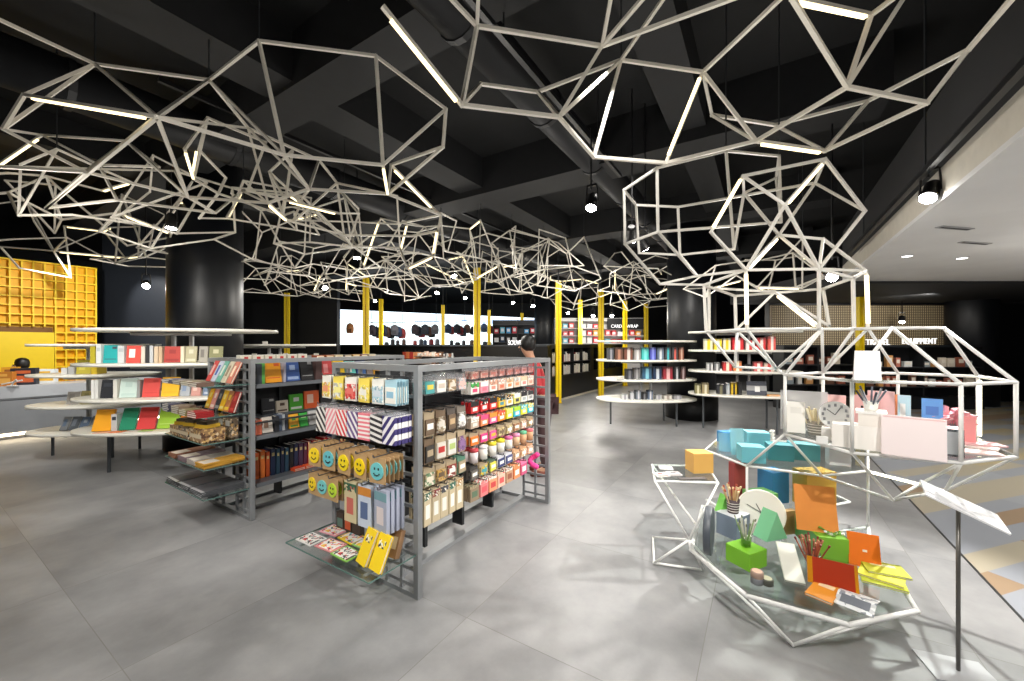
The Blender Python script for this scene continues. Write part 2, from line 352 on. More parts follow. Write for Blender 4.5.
# --- near lattice over the hook stands
L1 = dict(n1=(-30, 6, 3.7), n2=(95, 64, 3.9), n3=(209, 80, 3.9), n4=(24, 95, 3.45), n5=(3, 129, 3.2), n6=(157, 117, 3.0), n8=(259, 41, 3.9), n9=(284, 155, 3.0), n10=(376, 56, 3.9),
          n11=(446, 109, 3.55), n12=(383, 165, 3.0), n13=(443, 147, 3.25), n14=(391, 165, 3.3), q1=(388, 194, 2.95), t1=(434, 209, 3.3), n15=(309, 189, 3.0), n16=(319, 160, 3.6), s1=(46, 208, 3.0),
          m1=(42, 135, 3.9), m2=(126, 141, 3.85), m3=(99, 165, 3.45), m4=(86, 172, 3.0), m0=(-12, 172, 3.5), m6=(-15, 166, 3.0), m5=(175, 171, 3.7), m7=(188, 197, 3.0), o1=(248, 128, 3.7), o2=(242, 191, 3.7),
          o3=(268, 203, 3.0), m8=(215, 213, 3.0), m9=(227, 217, 3.2), o4=(337, 183, 3.5), o5=(287, 220, 3.0), x1=(293, 222, 3.0), x2=(344, 235, 3.0), x3=(352, 246, 2.95), x4=(356, 222, 3.5), x5=(323, 252, 2.95), x6=(303, 197, 3.3),
          x7=(397, 224, 3.4), x8=(400, 248, 2.92), x9=(441, 215, 3.3), y1=(438, 231, 3.1), y2=(412, 236, 3.2), y3=(434, 255, 2.92), y4=(407, 268, 2.9), y5=(159, 167, 3.5), y6=(117, 200, 3.0), y7=(397, 196, 3.5))
L1p = {k: PZ(*v) for k, v in L1.items()}
E1 = parse('n1-n2 n2-n3 n2-n4 n2-n5 n4-n5 n4-n6 n3-n6 n3-n8 n2-n6 n6-n9 n6-s1 n6-m7 n6-o1 n3-o1 n3-n9 n8-n10 n8-n9 n10-n11 n10-n12 n9-n12 n12-n11 n12-q1 n11-n13 n13-n14 n13-q1 n14-q1 n14-t1 o1-n15 o1-n16 n16-n15 n16-o4 n9-n15 '
           'n15-q1 o1-o3 n5-m4 n5-m1 m1-m0 m1-m2 m1-m3 m3-y5 m2-y5 m2-m4 m3-y6 m6-m4 m4-m7 m2-m7 m5-m7 m5-o2 m6-m5 o2-o3 o2-m9 o2-m8 m7-o3 m7-m8 o3-o5 o3-n15 o2-x6 x6-n15 x6-x1 x6-x3 o4-q1 o4-x2 o4-x1 x1-x2 x1-o5 x2-x3 x3-x8 x3-x5 '
           'x4-x7 x4-x3 o5-x4 x2-y2 q1-x9 x9-y1 y7-x8 x7-x9 y2-y1 y1-y3 y3-y4 y4-x8 q1-y7 s1-y6 s1-m4 x9-t1 o4-y7 m8-y6')
for k, v in list(L1p.items()): 
    if k in ('x9', 'y1', 'y2', 'y3', 'y4', 't1'): L1p[k] = P(L1[k][0], L1[k][1], 4.2)
lattice('hanging_lattice', 'large pale rod lattice hanging over the hook stands, its big cells nearest', L1p, E1,
        parse('n4-n6 n12-q1 n14-t1 m1-m0 o2-m9 o3-o5 y1-y3 y3-y4'))

# --- near lattice above the wire stand
L2 = dict(a0=(432, -22, 3.6), a1=(477, 26, 3.5), a1b=(480, -40, 3.7), a2=(602, 46, 3.5), a3=(462, 105, 2.95), a4=(384, 8, 3.0), a5=(559, 117, 3.0), a6=(538, 92, 3.5), a6b=(481, 84, 3.5), a7=(621, 60, 3.7), a8=(594, 157, 2.95), a9=(703, 72, 3.5),
          a10=(666, 163, 2.92), a11=(712, 115, 3.4), a12=(756, 141, 2.98), a13=(775, 125, 3.35), a14=(847, 87, 3.05), a15=(871, 15, 3.45), a16=(927, 103, 2.98), a17=(868, 101, 3.35), a18=(968, 50, 3.2), a19=(825, 151, 2.95),
          f1=(616, -30, 3.6), f2=(680, -45, 3.5), f3=(760, -12, 3.3), f4=(690, -40, 3.8), f5=(782, -3, 3.5), f6=(792, -2, 3.3), f7=(905, -4, 3.5), f8=(1016, -6, 3.2), f9=(910, -14, 3.4))
L2p = {k: PZ(*v) for k, v in L2.items()}; L2p['a4'] = P(384, 8, 1.95)
E2 = parse('a0-a1 a1-a1b a1-a2 a1-a3 a2-f1 a2-f2 a2-f3 a2-a5 a3-a5 a3-a4 a3-a6b a5-a6 a5-a8 a5-a7 a6-a6b a6-a7 a7-f4 a7-a9 a7-a8 a8-a10 a9-f5 a9-a10 a9-a11 a9-a12 a10-a12 a11-a13 a11-a12 a12-a14 a12-a19 a13-a19 a13-a17 a14-f6 a14-a15 a14-f7 '
           'a14-a16 a15-f9 a15-f6 a16-a18 a18-f8 a16-a19 a17-a19 a17-a18')
lattice('hanging_lattice', 'wide pale rod lattice hanging high above the wire display stand', L2p, E2, parse('a3-a4 a9-a10 a12-a19 a15-f6'), hangers=4)

# --- rod tower joining that lattice to the wire stand
T3 = dict(b0=(666, 163, 2.84), b1=(657, 168, 2.9), b2=(624, 190, 3.1), b3=(636, 205, 3.5), b4=(678, 207, 3.4), b7=(625, 244, 3.1), b8=(658, 232, 2.9), b9=(639, 253, 3.5), b10=(680, 255, 3.4), b11=(660, 284, 3.2), b12=(697, 276, 3.1),
          u1=(726, 151, 3.1), u2=(779, 156, 3.1), u3=(743, 176, 2.6), u4=(825, 159, 2.5), u5=(865, 211, 2.6), u6=(815, 183, 2.9), u7=(744, 193, 2.9), u8=(776, 178, 3.3), u9=(711, 232, 2.6), u10=(781, 222, 3.1), u11=(779, 235, 2.9),
          u12=(746, 270, 2.7), u13=(785, 205, 2.5), u14=(819, 269, 2.6), u15=(866, 271, 2.8), u16=(823, 239, 2.8), u17=(734, 249, 3.1), v4=(853, 278, 2.6), v5=(704, 285, 3.0), v6=(709, 288, 3.1), v7=(735, 296, 3.0), v8=(775, 292, 2.9), v9=(823, 289, 2.9),
          r1=(706, 331, 3.0), r1b=(709, 333, 3.1), r2=(736, 330, 3.0), r3=(747, 329, 2.7), r4=(819, 327, 2.6), r5=(829, 326, 2.9), r6=(854, 329, 2.6), r7=(868, 328, 2.8))
T3p = {k: P(*v) for k, v in T3.items()}
E3 = parse('b1-b2 b2-b3 b3-b4 b4-u6 b1-b8 b2-b7 b3-b9 b4-b10 b7-b8 b7-b11 b9-b10 b8-b12 b8-u10 b10-b12 b10-u17 b11-b12 b1-u1 u1-u2 u1-u17 u2-u10 u2-u8 u8-u10 u8-u7 u3-u4 u3-u9 u3-u7 u3-u13 u13-u14 u4-u13 u4-u6 u4-u5 u6-u5 u5-u14 u6-u11 '
           'u7-u11 u7-u17 u9-u12 u11-u12 u11-u14 u13-u12 u16-u15 u16-u11 u16-u14 u12-u14 u14-u15 u14-v4 u15-v4 v4-v9 u12-v5 b11-v5 v5-v6 v6-v8 v5-r1 v6-r1b v7-v9 v7-r2 u12-r3 u14-r4 v9-r5 v4-r6 u15-r7 v8-r2 v8-r4 v8-r5 b12-u12 v7-v5')
lattice('wire_tower', 'pale open rod tower climbing from the wire stand to the ceiling lattice', T3p, E3, parse('u3-u9 u4-u13 u11-u12 v8-r4 u15-r7 u12-r3'), w=.0165, mat=C(228, 225, 218, .4, 0, .03), cat='rod tower', hangers=2, tube_w=.022)

# --- far lattices: honeycomb cells between two levels
def far_lattice(label, cx, cy, nx, ny, cell, seed, zlo=2.95, zhi=3.75, litp=.07, drop=.12, ang=0.4):
    rnd = random.Random(seed); nodes = {}; edges = []; lit = []
    ca, sa = math.cos(ang), math.sin(ang)
    def key(x, y): return '%d_%d' % (round(x * 20), round(y * 20))
    pts = {}
    for i in range(nx):
        for j in range(ny):
            ox = (i - (nx - 1) / 2) * cell * 1.5; oy = (j - (ny - 1) / 2) * cell * 1.732 + (cell * .866 if i % 2 else 0)
            hexa = [(ox + cell * math.cos(k * math.pi / 3), oy + cell * math.sin(k * math.pi / 3)) for k in range(6)]
            for k in range(6):
                a, b = hexa[k], hexa[(k + 1) % 6]; ka, kb = key(*a), key(*b)
                for kk, p in ((ka, a), (kb, b)): pts.setdefault(kk, p)
                if (ka, kb) not in edges and (kb, ka) not in edges: edges.append((ka, kb))
    E = []
    for k, (x, y) in pts.items():
        jx, jy = rnd.uniform(-.28, .28) * cell, rnd.uniform(-.28, .28) * cell
        X, Y = cx + ca * (x + jx) - sa * (y + jy), cy + sa * (x + jx) + ca * (y + jy)
        nodes['l' + k] = (X, Y, zlo + rnd.uniform(-.12, .3)); 
        ux, uy = x * .8 + rnd.uniform(-.2, .2) * cell, y * .8 + rnd.uniform(-.2, .2) * cell
        nodes['u' + k] = (cx + ca * ux - sa * uy, cy + sa * ux + ca * uy, zhi + rnd.uniform(-.2, .15))
    for a, b in edges:
        if rnd.random() > drop: E.append(('l' + a, 'l' + b))
        if rnd.random() < .72: E.append(('u' + a, 'u' + b))
        if rnd.random() < .22: E.append(('l' + a, 'u' + b))
    for k in pts:
        if rnd.random() < .5: E.append(('l' + k, 'u' + k))
    for _ in range(6):
        deg = {}
        for e in E:
            for n in e: deg[n] = deg.get(n, 0) + 1
        E = [e for e in E if deg[e[0]] > 1 and deg[e[1]] > 1]
    used = {n for e in E for n in e}; nodes = {k: v for k, v in nodes.items() if k in used}
    lit = [e for e in E if rnd.random() < litp]
    return lattice('hanging_lattice', label, nodes, E, lit, w=.02, hangers=2, tube_w=.024)
far_lattice('pale rod lattice hanging before the yellow cubby wall', -6.6, 6.6, 3, 2, .62, 11)
far_lattice('pale rod lattice hanging over the round tiered tables by the dark column', -3.6, 5.9, 3, 2, .62, 12)
far_lattice('pale rod lattice hanging over the far end of the book gondola', -1.3, 6.9, 2, 2, .62, 13)
far_lattice('pale rod lattice hanging in front of the yellow posts by the lit window', -2.6, 9.6, 3, 2, .7, 14)
far_lattice('pale rod lattice hanging above the near corner of the black partition', .75, 8.3, 2, 2, .7, 15, zhi=3.85)
far_lattice('pale rod lattice hanging above the far end of the black partition', 3.2, 12.6, 4, 2, .75, 16)
far_lattice('pale rod lattice hanging over the dark round shelves', 2.9, 9.0, 2, 2, .66, 17, zhi=3.5)
far_lattice('pale rod lattice hanging behind the wire tower', 4.3, 6.7, 2, 2, .55, 18, zlo=2.5, zhi=3.1)
far_lattice('pale rod lattice hanging over the near end of the book gondola', -2.6, 4.6, 2, 2, .52, 21, zlo=3.0, zhi=3.6)
far_lattice('pale rod lattice hanging just before the yellow cubby wall and counter', -5.4, 4.4, 2, 2, .56, 22, zlo=3.0, zhi=3.6)
far_lattice('pale rod lattice hanging between the book gondola and the black partition', -.2, 8.6, 2, 2, .6, 23, zlo=2.95, zhi=3.7)
far_lattice('pale rod lattice hanging far back behind the dark column', -3.8, 8.6, 3, 2, .6, 24, zlo=2.9, zhi=3.6)
far_lattice('pale rod lattice hanging far back before the dark before the dark partition walls', -5.6, 10.8, 3, 2, .72, 19)

# ------------------------------------------------------------------ track spotlights
def track(p, q, label):
    t = thing('lighting_track', label, 'lighting track', Vector(p)); d = Vector(q) - Vector(p)
    MB().bar((0, 0, 0), d, .045).build('rail', C(20, 20, 22, .4), t)
    for f in (.15, .5, .85): MB().bar(d * f, d * f + Vector((0, 0, 4.76 - p[2] - d.z * f)), .012).build('hanger_rod', DARK, t)
track(loc2((0, 0, 0), 1.2, -1.15, 3.06), loc2((0, 0, 0), 8.2, -1.15, 3.06), 'black lighting track running along the pale ceiling fascia')
track(loc2((0, 0, 0), -.4, 1.72, 4.0), loc2((0, 0, 0), 5.6, 1.72, 4.0), 'black lighting track running between the two big lattices')
track(loc2((0, 0, 0), 1.5, 5.2, 4.3), loc2((0, 0, 0), 10, 5.2, 4.3), 'black lighting track above the tiered tables by the dark column')
def lamp(loc, target, power, size=70, blend=.6, col=(1, .96, .9), r=.035):
    l = bpy.data.lights.new('spot_beam', 'SPOT'); l.energy = power * LP; l.spot_size = RAD(size); l.spot_blend = blend; l.color = col; l.shadow_soft_size = r
    o = bpy.data.objects.new('spot_beam', l); COL.objects.link(o); o.location = loc; d = Vector(target) - Vector(loc); o.rotation_euler = d.to_track_quat('-Z', 'Y').to_euler(); return o
def spotlight(loc, target, label, power=0, size=70, lit=True, top=None):
    loc = Vector(loc); d = (Vector(target) - loc).normalized(); q = d.to_track_quat('-Z', 'Y'); M = q.to_matrix().to_4x4()
    t = thing('track_spotlight', label, 'spotlight', loc, 0, 'track spotlights')
    MB().lathe([(.062, -.0), (.068, .01), (.06, .06), (.058, .16), (.04, .19)], 18, 0, M=M).build('lamp_body', C(16, 16, 18, .4), t)
    MB().lathe([(.001, -.006), (.056, -.006), (.056, -.001)], 18, 0, M=M).build('lens', LENS if lit else C(90, 90, 92, .2), t)
    a = M @ Vector((.07, 0, .08)); b = M @ Vector((-.07, 0, .08)); up = Vector((0, 0, .2))
    MB().bar(a, a * .8 + up, .012).bar(b, b * .8 + up, .012).bar(a * .8 + up, b * .8 + up, .02).build('yoke', C(18, 18, 20, .4), t)
    MB().bar(up, Vector((0, 0, (top or 4.76) - loc.z)), .014).build('stem', C(18, 18, 20, .4), t)
    if power: lamp(loc + d * .03, target, power, size)
spotlight(P(928, 198, 3.4), (1.9, 2.6, .6), 'dazzling spotlight on the track at the pale ceiling fascia', 900, 85, top=3.03)
spotlight(P(146, 286, 7.6), (-4.6, 4.9, .6), 'dazzling spotlight beside the yellow cubby wall', 130, 80)
spotlight(P(325, 288, 9.2), (-2.3, 4.6, .6), 'dazzling spotlight over the far end of the book gondola', 130, 80)
spotlight(P(171, 228, 5.2), (-4.4, 5.0, .6), 'white spotlight among the rods above the tiered tables', 170, 75)
spotlight(P(591, 208, 4.4), (.2, 3.4, .5), 'dark downward spotlight at the end of the middle track', 170, 70, lit=True, top=4.0)
spotlight(P(632, 240, 4.9), (2.4, 7.6, .4), 'white spotlight just beneath the wire tower corner, upper of a pair', 140, 75)
spotlight(P(645, 248, 5.2), (4.0, 7.2, .4), 'white spotlight just beneath the wire tower corner, lower of a pair', 140, 75)
spotlight(P(832, 277, 4.6), (2.2, 2.6, .8), 'white spotlight tucked behind the wire tower top', 120, 80)
for px, py, d, lab, tgt in ((357, 258, 7.0, 'small spotlight hanging amid the rods over the book gondola', (-2.5, 6.5, 0)), (454, 276, 8.5, 'small spotlight near the tallest middle yellow post', (0, 7, 0)), (437, 293, 12, 'bright far spotlight above the lit window middle', (-2, 9, 0)), (465, 298, 14, 'far spotlight beside the post behind the hook stand', (-1, 11, 0)),
                            (375, 301, 14.5, 'far spotlight between two yellow posts at the lit window', (-4, 11, 0)), (513, 303, 15, 'far spotlight close to the slim blue column', (1, 12, 0)), (533, 306, 13, 'bright far spotlight above the slim blue column', (1, 9.5, 0)),
                            (568, 313, 15, 'far spotlight low between partition posts', (3, 12, 0)), (593, 316, 13.5, 'bright far spotlight beside the middle partition post', (2.6, 11, 0)), (612, 316, 14, 'bright far spotlight near the far white sign', (4, 11, 0)), (902, 322, 10.6, 'tiny spotlight over the corner of the goods shelves', (9.6, 9.6, 0))):
    spotlight(P(px, py, d), tgt, lab, 110 if d < 12.5 else 90, 85)
# further spots without fixtures, added to brighten goods and floor; unseen soft point fills
for loc, tgt, pw, sz in (((-2.2, .2, 2.9), (-1.2, 2.6, .6), 330, 70), ((.9, .9, 2.9), (-.1, 3.3, .6), 330, 70), ((1.2, -.2, 3.3), (1.9, 2.5, .7), 420, 66), ((2.6, .3, 3.0), (2.3, 2.4, 1.0), 300, 70), ((-1.7, 1.9, 2.9), (-3.0, 4.0, .7), 260, 80), ((-3.6, 2.6, 2.9), (-4.5, 5.2, .9), 300, 75),
                         ((.6, 2.6, 3.6), (.7, 4.4, 0), 170, 85), ((1.4, 4.6, 3.9), (1.6, 5.0, 0), 220, 95), ((-4.2, .6, 3.0), (-3.6, 2.4, 0), 150, 110), ((2.2, 5.4, 3.3), (3.2, 8.0, .9), 420, 80), ((-7.2, 6.6, 2.95), (-8.9, 8.2, 1.6), 420, 100), ((-6.0, 4.2, 2.9), (-7.8, 6.8, .4), 260, 85),
                         ((5.0, 1.2, 2.78), (4.6, 3.4, 0), 260, 120), ((7.0, 5.0, 2.78), (7.0, 6.0, 0), 260, 130), ((9.6, 9.0, 2.7), (9.8, 11.2, 2.0), 160, 120), ((-9.4, 9.0, 3.6), (-9.2, 10.3, 2.6), 160, 60), ((.3, 6.2, 3.6), (1.4, 9.4, .5), 300, 90), ((-.2, .2, 3.0), (.8, 1.5, 0), 90, 110), ((1.5, 3.4, 3.8), (.75, 3.5, 0), 150, 42), ((2.2, 9.4, 3.9), (1.6, 11.6, 1.0), 300, 90), ((-3.4, 9.6, 2.9), (-1.6, 12.6, 1.0), 300, 90)):
    lamp(loc, tgt, pw, sz)
def point_fill(loc, p, r=.25):
    l = bpy.data.lights.new('fill_light', 'POINT'); l.energy = p * 1.1; l.shadow_soft_size = r; l.color = (1, .95, .87); o = bpy.data.objects.new('fill_light', l); COL.objects.link(o); o.location = loc  # unseen point lamp added to lift lattice, ceiling, corridor and far zone
for loc, p in (((-1.6, 1.2, 2.2), 34), ((1.2, 1.0, 2.2), 34), ((-4.2, 3.6, 2.4), 40), ((-.4, 5.4, 2.3), 44), ((2.6, 4.6, 2.2), 40), ((-2.8, 7.6, 2.4), 50), ((1.2, 9.0, 2.4), 60), ((-6.6, 8.6, 2.5), 50), ((4.4, 9.8, 2.4), 50), ((5.4, 1.4, 1.7), 40), ((6.6, 3.8, 1.8), 46), ((9.2, 4.6, 1.8), 46), ((-2.2, 12.0, 2.5), 130), ((3.2, 14.6, 2.5), 150), ((-4.2, 15.0, 2.2), 110), ((7.2, 13.6, 2.4), 60)):
    point_fill(loc, p)
# recessed downlights in the white ceiling
for px, py in ((907, 256), (962, 258)):
    p = PZ(px, py, 2.817); t = thing('recessed_downlight', 'small round downlight sunk in the pale ceiling, %s one' % ('brighter' if px < 930 else 'dimmer'), 'downlight', p)
    MB().lathe([(.06, -.006), (.07, 0.002)], 20).build('trim_ring', C(180, 180, 182, .3), t); MB().lathe([(.05, -.009), (.055, -.006)], 20).build('lens', emit('downlight', (1, .98, .95), 4 if px < 930 else .4), t)
for px, py, lab in ((955, 228, 'thin linear air slot nearer the fascia in the pale ceiling'), (975, 243, 'thin linear air slot farther along the pale ceiling')):
    p = PZ(px, py, 2.815); t = thing('air_slot', lab, 'air vent', p, RAD(12)); MB().box(-.22, .22, -.035, .035, -.006, .002).build('frame', C(150, 150, 152, .5), t); MB().box(-.2, .2, -.012, .012, -.009, -.006).build('slot', C(30, 30, 32, .6), t)
# ------------------------------------------------------------------ goods makers
def book_mesh(w, h, t, col, patch=None, style=0):
    """upright book or notebook: cover boards, page block, printed patch; base at z=0, front faces -y"""
    mb = MB(); c = .0025 if t < .02 else .004
    mb.box(-w / 2, w / 2, -t / 2, -t / 2 + c, 0, h, 0).box(-w / 2, w / 2, t / 2 - c, t / 2, 0, h, 0).box(-w / 2, -w / 2 + c, -t / 2 + c, t / 2 - c, 0, h, 0)
    mb.box(-w / 2 + c, w / 2 - c * 1.2, -t / 2 + c, t / 2 - c, c, h - c, 1)
    if patch:
        e = -t / 2 - .0008
        if style == 0: mb.box(-w * .3, w * .3, e, -t / 2, h * .62, h * .82, 2)
        elif style == 1: mb.box(-w * .32, w * .1, e, -t / 2, h * .3, h * .8, 2)
        elif style == 2: mb.box(-w * .4, w * .4, e, -t / 2, h * .08, h * .22, 2).box(-w * .2, w * .2, e, -t / 2, h * .55, h * .8, 2)
        elif style == 4: mb.box(-.008, .014, e - .001, -t / 2, h * .45, h * .52, 2)
        else: mb.box(w * .08, w * .4, e, -t / 2, h * .78, h * .92, 2).box(-w * .4, w * .4, e, -t / 2, h * .2, h * .24, 2)
    return mb
def mats3(col, patch): return [col if not isinstance(col, tuple) else C(*col), PAGE, (patch if patch and not isinstance(patch, tuple) else C(*(patch or (240, 240, 235))))]
def put_book(name, label, cat, loc, rotz, w, h, t, col, patch=None, style=0, tilt=0, group=None):
    loc = Vector(loc) + Vector((0, 0, abs(math.sin(RAD(tilt))) * t / 2 + .001)); o = book_mesh(w, h, t, col, patch, style).build(name, mats3(col, patch), loc=loc, rot=(RAD(-tilt), 0, rotz)); return tag(o, label, cat, group)
def flat_book(name, label, cat, loc, rotz, w, h, t, col, patch=None, style=0, group=None, slope=0):
    o = book_mesh(w, h, t, col, patch, style).build(name, mats3(col, patch), loc=(loc[0], loc[1], loc[2] + t / 2), rot=(RAD(-90 + slope), 0, rotz)); return tag(o, label, cat, group)
def on_line(px, p0, u):
    t = (px - CX) / F; return (t * p0[1] - p0[0]) / (u[0] - t * u[1])
def row(p0, u, z, where, entries, group, gap=.96, depth=.16, start=''):
    """goods in a row along the line p0 + s*u, placed by where they stand in the row; each entry (px0, px1, height, colour word, colour, patch, style, tilt, kind)"""
    p0 = Vector((p0[0], p0[1], 0)); u = Vector(u).normalized(); ang = math.atan2(u.y, u.x); v = Vector((-u.y, u.x, 0))
    for i, e in enumerate(entries):
        px0, px1, h, word, col, patch, style, tilt, kind = e
        s0, s1 = on_line(px0, p0, u), on_line(px1, p0, u); w = abs(s1 - s0) * gap; c = p0 + u * (s0 + s1) / 2
        lab = '%s %s, %s along %s' % (word, kind.replace('_', ' '), ordi(i), where)
        if w < .075:
            # spine outwards
            mb = MB(); mb.box(-w / 2, w / 2, 0, .004, 0, h, 0).box(-w / 2, -w / 2 + .003, .004, depth, 0, h, 0).box(w / 2 - .003, w / 2, .004, depth, 0, h, 0).box(-w / 2 + .003, w / 2 - .003, .004, depth - .005, .004, h - .005, 1)
            if patch: mb.box(-w * .35, w * .35, -.0008, 0, h * .65, h * .85, 2)
            o = mb.build(kind, mats3(col, patch), loc=(c.x, c.y, z + .001), rot=(0, 0, ang)); tag(o, lab, 'book', group)
        else:
            t = .022
            put_book(kind, lab, 'notebook' if 'note' in kind else 'book', (c.x + v.x * .02, c.y + v.y * .02, z), ang, w, h, t, col, patch, style, tilt, group)

# ------------------------------------------------------------------ gondola frame
GL, GW, GH = 1.79, .85, 1.47
def gondola(label, loc):
    t = thing('display_gondola', label, 'display gondola', loc, TH); q = .04
    for x in (0, GL):
        for y in (0, GW):
            MB().box(x - q / 2, x + q / 2, y - q / 2, y + q / 2, 0, GH).build('post', STEEL, t)
        mb = MB()
        for y in (.14, .28, GW - .28, GW - .14): mb.box(x - .011, x + .011, y - .011, y + .011, .03, GH - q)
        for k in range(14):
            z = .06 + k * .1
            mb.box(x - .009, x + .009, q / 2, .28, z, z + .02).box(x - .009, x + .009, GW - .28, GW - q / 2, z, z + .02)
        mb.build('ladder_frame', STEEL, t)
        MB().box(x - q / 2, x + q / 2, q / 2, GW - q / 2, GH - q, GH).build('end_rail', STEEL, t)
        MB().box(x - q / 2, x + q / 2, q / 2, GW - q / 2, .0, .03).build('foot_rail', STEEL, t)
    for y in (0, GW): MB().box(q / 2, GL - q / 2, y - q / 2, y + q / 2, GH - q, GH).build('side_rail', STEEL, t)
    for y in (.28, GW - .28): MB().box(q / 2, GL - q / 2, y - .03, y + .03, 0, .03).build('base_rail', STEEL, t)
    MB().box(.03, GL - .03, .40, .45, .33, GH - .05).build('back_panel', C(46, 48, 51, .5, .2), t)
    for x in (.45, .9, 1.35): MB().box(x - .015, x + .015, .37, .48, .03, GH - q).build('upright', DKSTEEL, t)
    return t
G1 = Vector((-.595, 2.52, 0)); G2 = Vector((-2.378, 3.64, 0))
g1 = gondola('grey steel hook gondola densely hung with small packets, nearest on the floor', G1)
g2 = gondola('grey steel book gondola with glass shelves, next to the tiered tables', G2)
def glass_shelf(t, x0, x1, y0, y1, z, th=.008, brackets=True):
    MB().box(x0, x1, y0, y1, z - th, z).build('glass_shelf', GLASS, t)
    mb = MB(); e = .003
    mb.box(x0 - e, x0, y0, y1, z - th, z).box(x0, x1, y0 - e, y0, z - th, z).box(x0, x1, y1, y1 + e, z - th, z); mb.build('polished_edge', GEDGE, t)

# ------------------------------------------------------------------ packets on hooks
def pack_style(kind, w, h, t, col, p1, p2):
    mb = MB(); mats = [col, p1, p2, WRAP]
    if kind == 'card':      # header card over a goods body
        mb.box(-w / 2, w / 2, -.002, .002, -h, 0, 0).box(-w * .42, w * .42, -t / 2, -.002, -h * .92, -h * .28, 1).box(-w * .3, w * .3, -t / 2 - .001, -t / 2, -h * .7, -h * .45, 2)
    elif kind == 'bag':     # soft bag, printed front, folded top
        mb.box(-w / 2, w / 2, -t / 2, t / 2, -h, -h * .2, 0).box(-w / 2, w / 2, -t / 3, t / 3, -h * .2, 0, 1).box(-w * .33, w * .3, -t / 2 - .001, -t / 2, -h * .75, -h * .38, 2)
    elif kind == 'striped':
        mb.box(-w / 2, w / 2, -t / 2, t / 2, -h, -.02, 0).box(-w / 2, w / 2, -.003, .003, -.02, 0, 3)
    elif kind == 'badge':   # kraft card with a round smiling badge
        mb.box(-w / 2, w / 2, -.002, .002, -h, 0, 0)
        n = 20; r = w * .4; c = (0, -h * .52)
        pr = [(r * math.cos(2 * math.pi * k / n), r * math.sin(2 * math.pi * k / n) + c[1]) for k in range(n)]
        vs = [(x, -.009, z) for x, z in pr] + [(x, -.002, z) for x, z in pr]
        mb.add(vs, [tuple(range(n))] + [(k, n + k, n + (k + 1) % n, (k + 1) % n) for k in range(n)], 1)
        for ex in (-.3, .3): mb.box(ex * r - .005, ex * r + .005, -.0105, -.009, c[1] + r * .15, c[1] + r * .42, 2)
        for k in range(5): 
            a = math.pi * (1.2 + .15 * k); mb.box(math.cos(a) * r * .5 - .005, math.cos(a) * r * .5 + .005, -.0105, -.009, c[1] + math.sin(a) * r * .5 - .004, c[1] + math.sin(a) * r * .5 + .004, 2)
    elif kind == 'tall':    # slim carton in a clear sleeve
        mb.box(-w / 2, w / 2, -t / 2, t / 2, -h, 0, 0).box(-w * .5, w * .5, -t / 2 - .001, -t / 2, -h * .25, -h * .05, 1).box(-w * .3, w * .25, -t / 2 - .001, -t / 2, -h * .8, -h * .4, 2)
    elif kind == 'roll':    # paper roll with a coloured cap
        mb.lathe([(w * .4, -h), (w * .42, -h * .28)], 14, 0); mb.lathe([(w * .43, -h * .28), (w * .43, -h * .08), (w * .3, -h * .05)], 14, 1); mb.box(-w * .2, w * .2, -.002, .002, -h * .05, 0, 2)
    elif kind == 'box':
        mb.box(-w / 2, w / 2, -t / 2, t / 2, -h, -.02, 0).box(-w * .5, w * .5, -t / 2 - .001, -t / 2, -h * .5, -h * .12, 1).box(-w * .28, w * .28, -t / 2 - .0015, -t / 2 - .001, -h * .85, -h * .58, 2).box(-w * .2, w * .2, -.002, .002, -.02, 0, 3)
    return mb, mats
HOOKM = C(120, 122, 125, .3, .8)
def hook_row(t, end, z, h, hooks, kind, where, group, deep=3, w=None, pitch=.034, front=.1, th=None):
    """one row of hooks on gondola 1. end=True: on the near end, pointing along -x; else on the long side, pointing along -y.
    hooks: (position along the row, body colour, print, accent, words)"""
    gm = {}
    for i, (pos, col, p1, p2, words) in enumerate(hooks):
        ww = w or .1; tt = th or pitch * .8
        hb = MB()
        if end: hb.bar((-.02, pos, z + .006), (-front - .03, pos, z + .006), .006).bar((-front - .03, pos, z + .006), (-front - .034, pos, z + .022), .006)
        else: hb.bar((pos, .40, z + .006), (pos, front - .03, z + .006), .006).bar((pos, front - .03, z + .006), (pos, front - .034, z + .022), .006)
        hb.build('hook', HOOKM, t)
        mk = lambda c: c if not isinstance(c, tuple) else C(*c)
        m1 = mk(p1)
        if isinstance(p1, tuple) and kind in ('card', 'box', 'bag', 'tall') and random.random() < .6:
            cs = [c for c in (p2, col) if isinstance(c, tuple)] + [tuple(int(v * .8) for v in p1)]; m1 = speckle('print_%d_%d_%d_%d' % (*p1, len(_mc)), p1, cs, random.choice((45, 70, 100)))
        mb, mats = pack_style(kind, ww, h, tt, mk(col), m1, mk(p2)); first = None
        lab = '%s, %s hook along %s' % (words, ordi(i), where)
        for k in range(deep):
            if end: loc = loc2(G1, -front + k * pitch, pos, z); rz = TH - math.pi / 2
            else: loc = loc2(G1, pos, front + k * pitch, z); rz = TH
            jit = random.uniform(-.09, .09) * (.4 if kind in ('box', 'striped') else 1)
            if first is None: o = first = mb.build(NAMES[kind], mats, loc=loc, rot=(0, 0, rz + jit))
            else: o = first.copy(); COL.objects.link(o); o.location = loc; o.rotation_euler = (0, 0, rz + jit)
            tag(o, lab, CATS[kind], group)
NAMES = dict(card='hanging_packet', bag='gift_bag', striped='striped_paper_bag', badge='badge_card', tall='slim_carton', roll='tape_roll', box='hanging_box')
CATS = dict(card='packet', bag='bag', striped='bag', badge='badge', tall='carton', roll='roll', box='box')
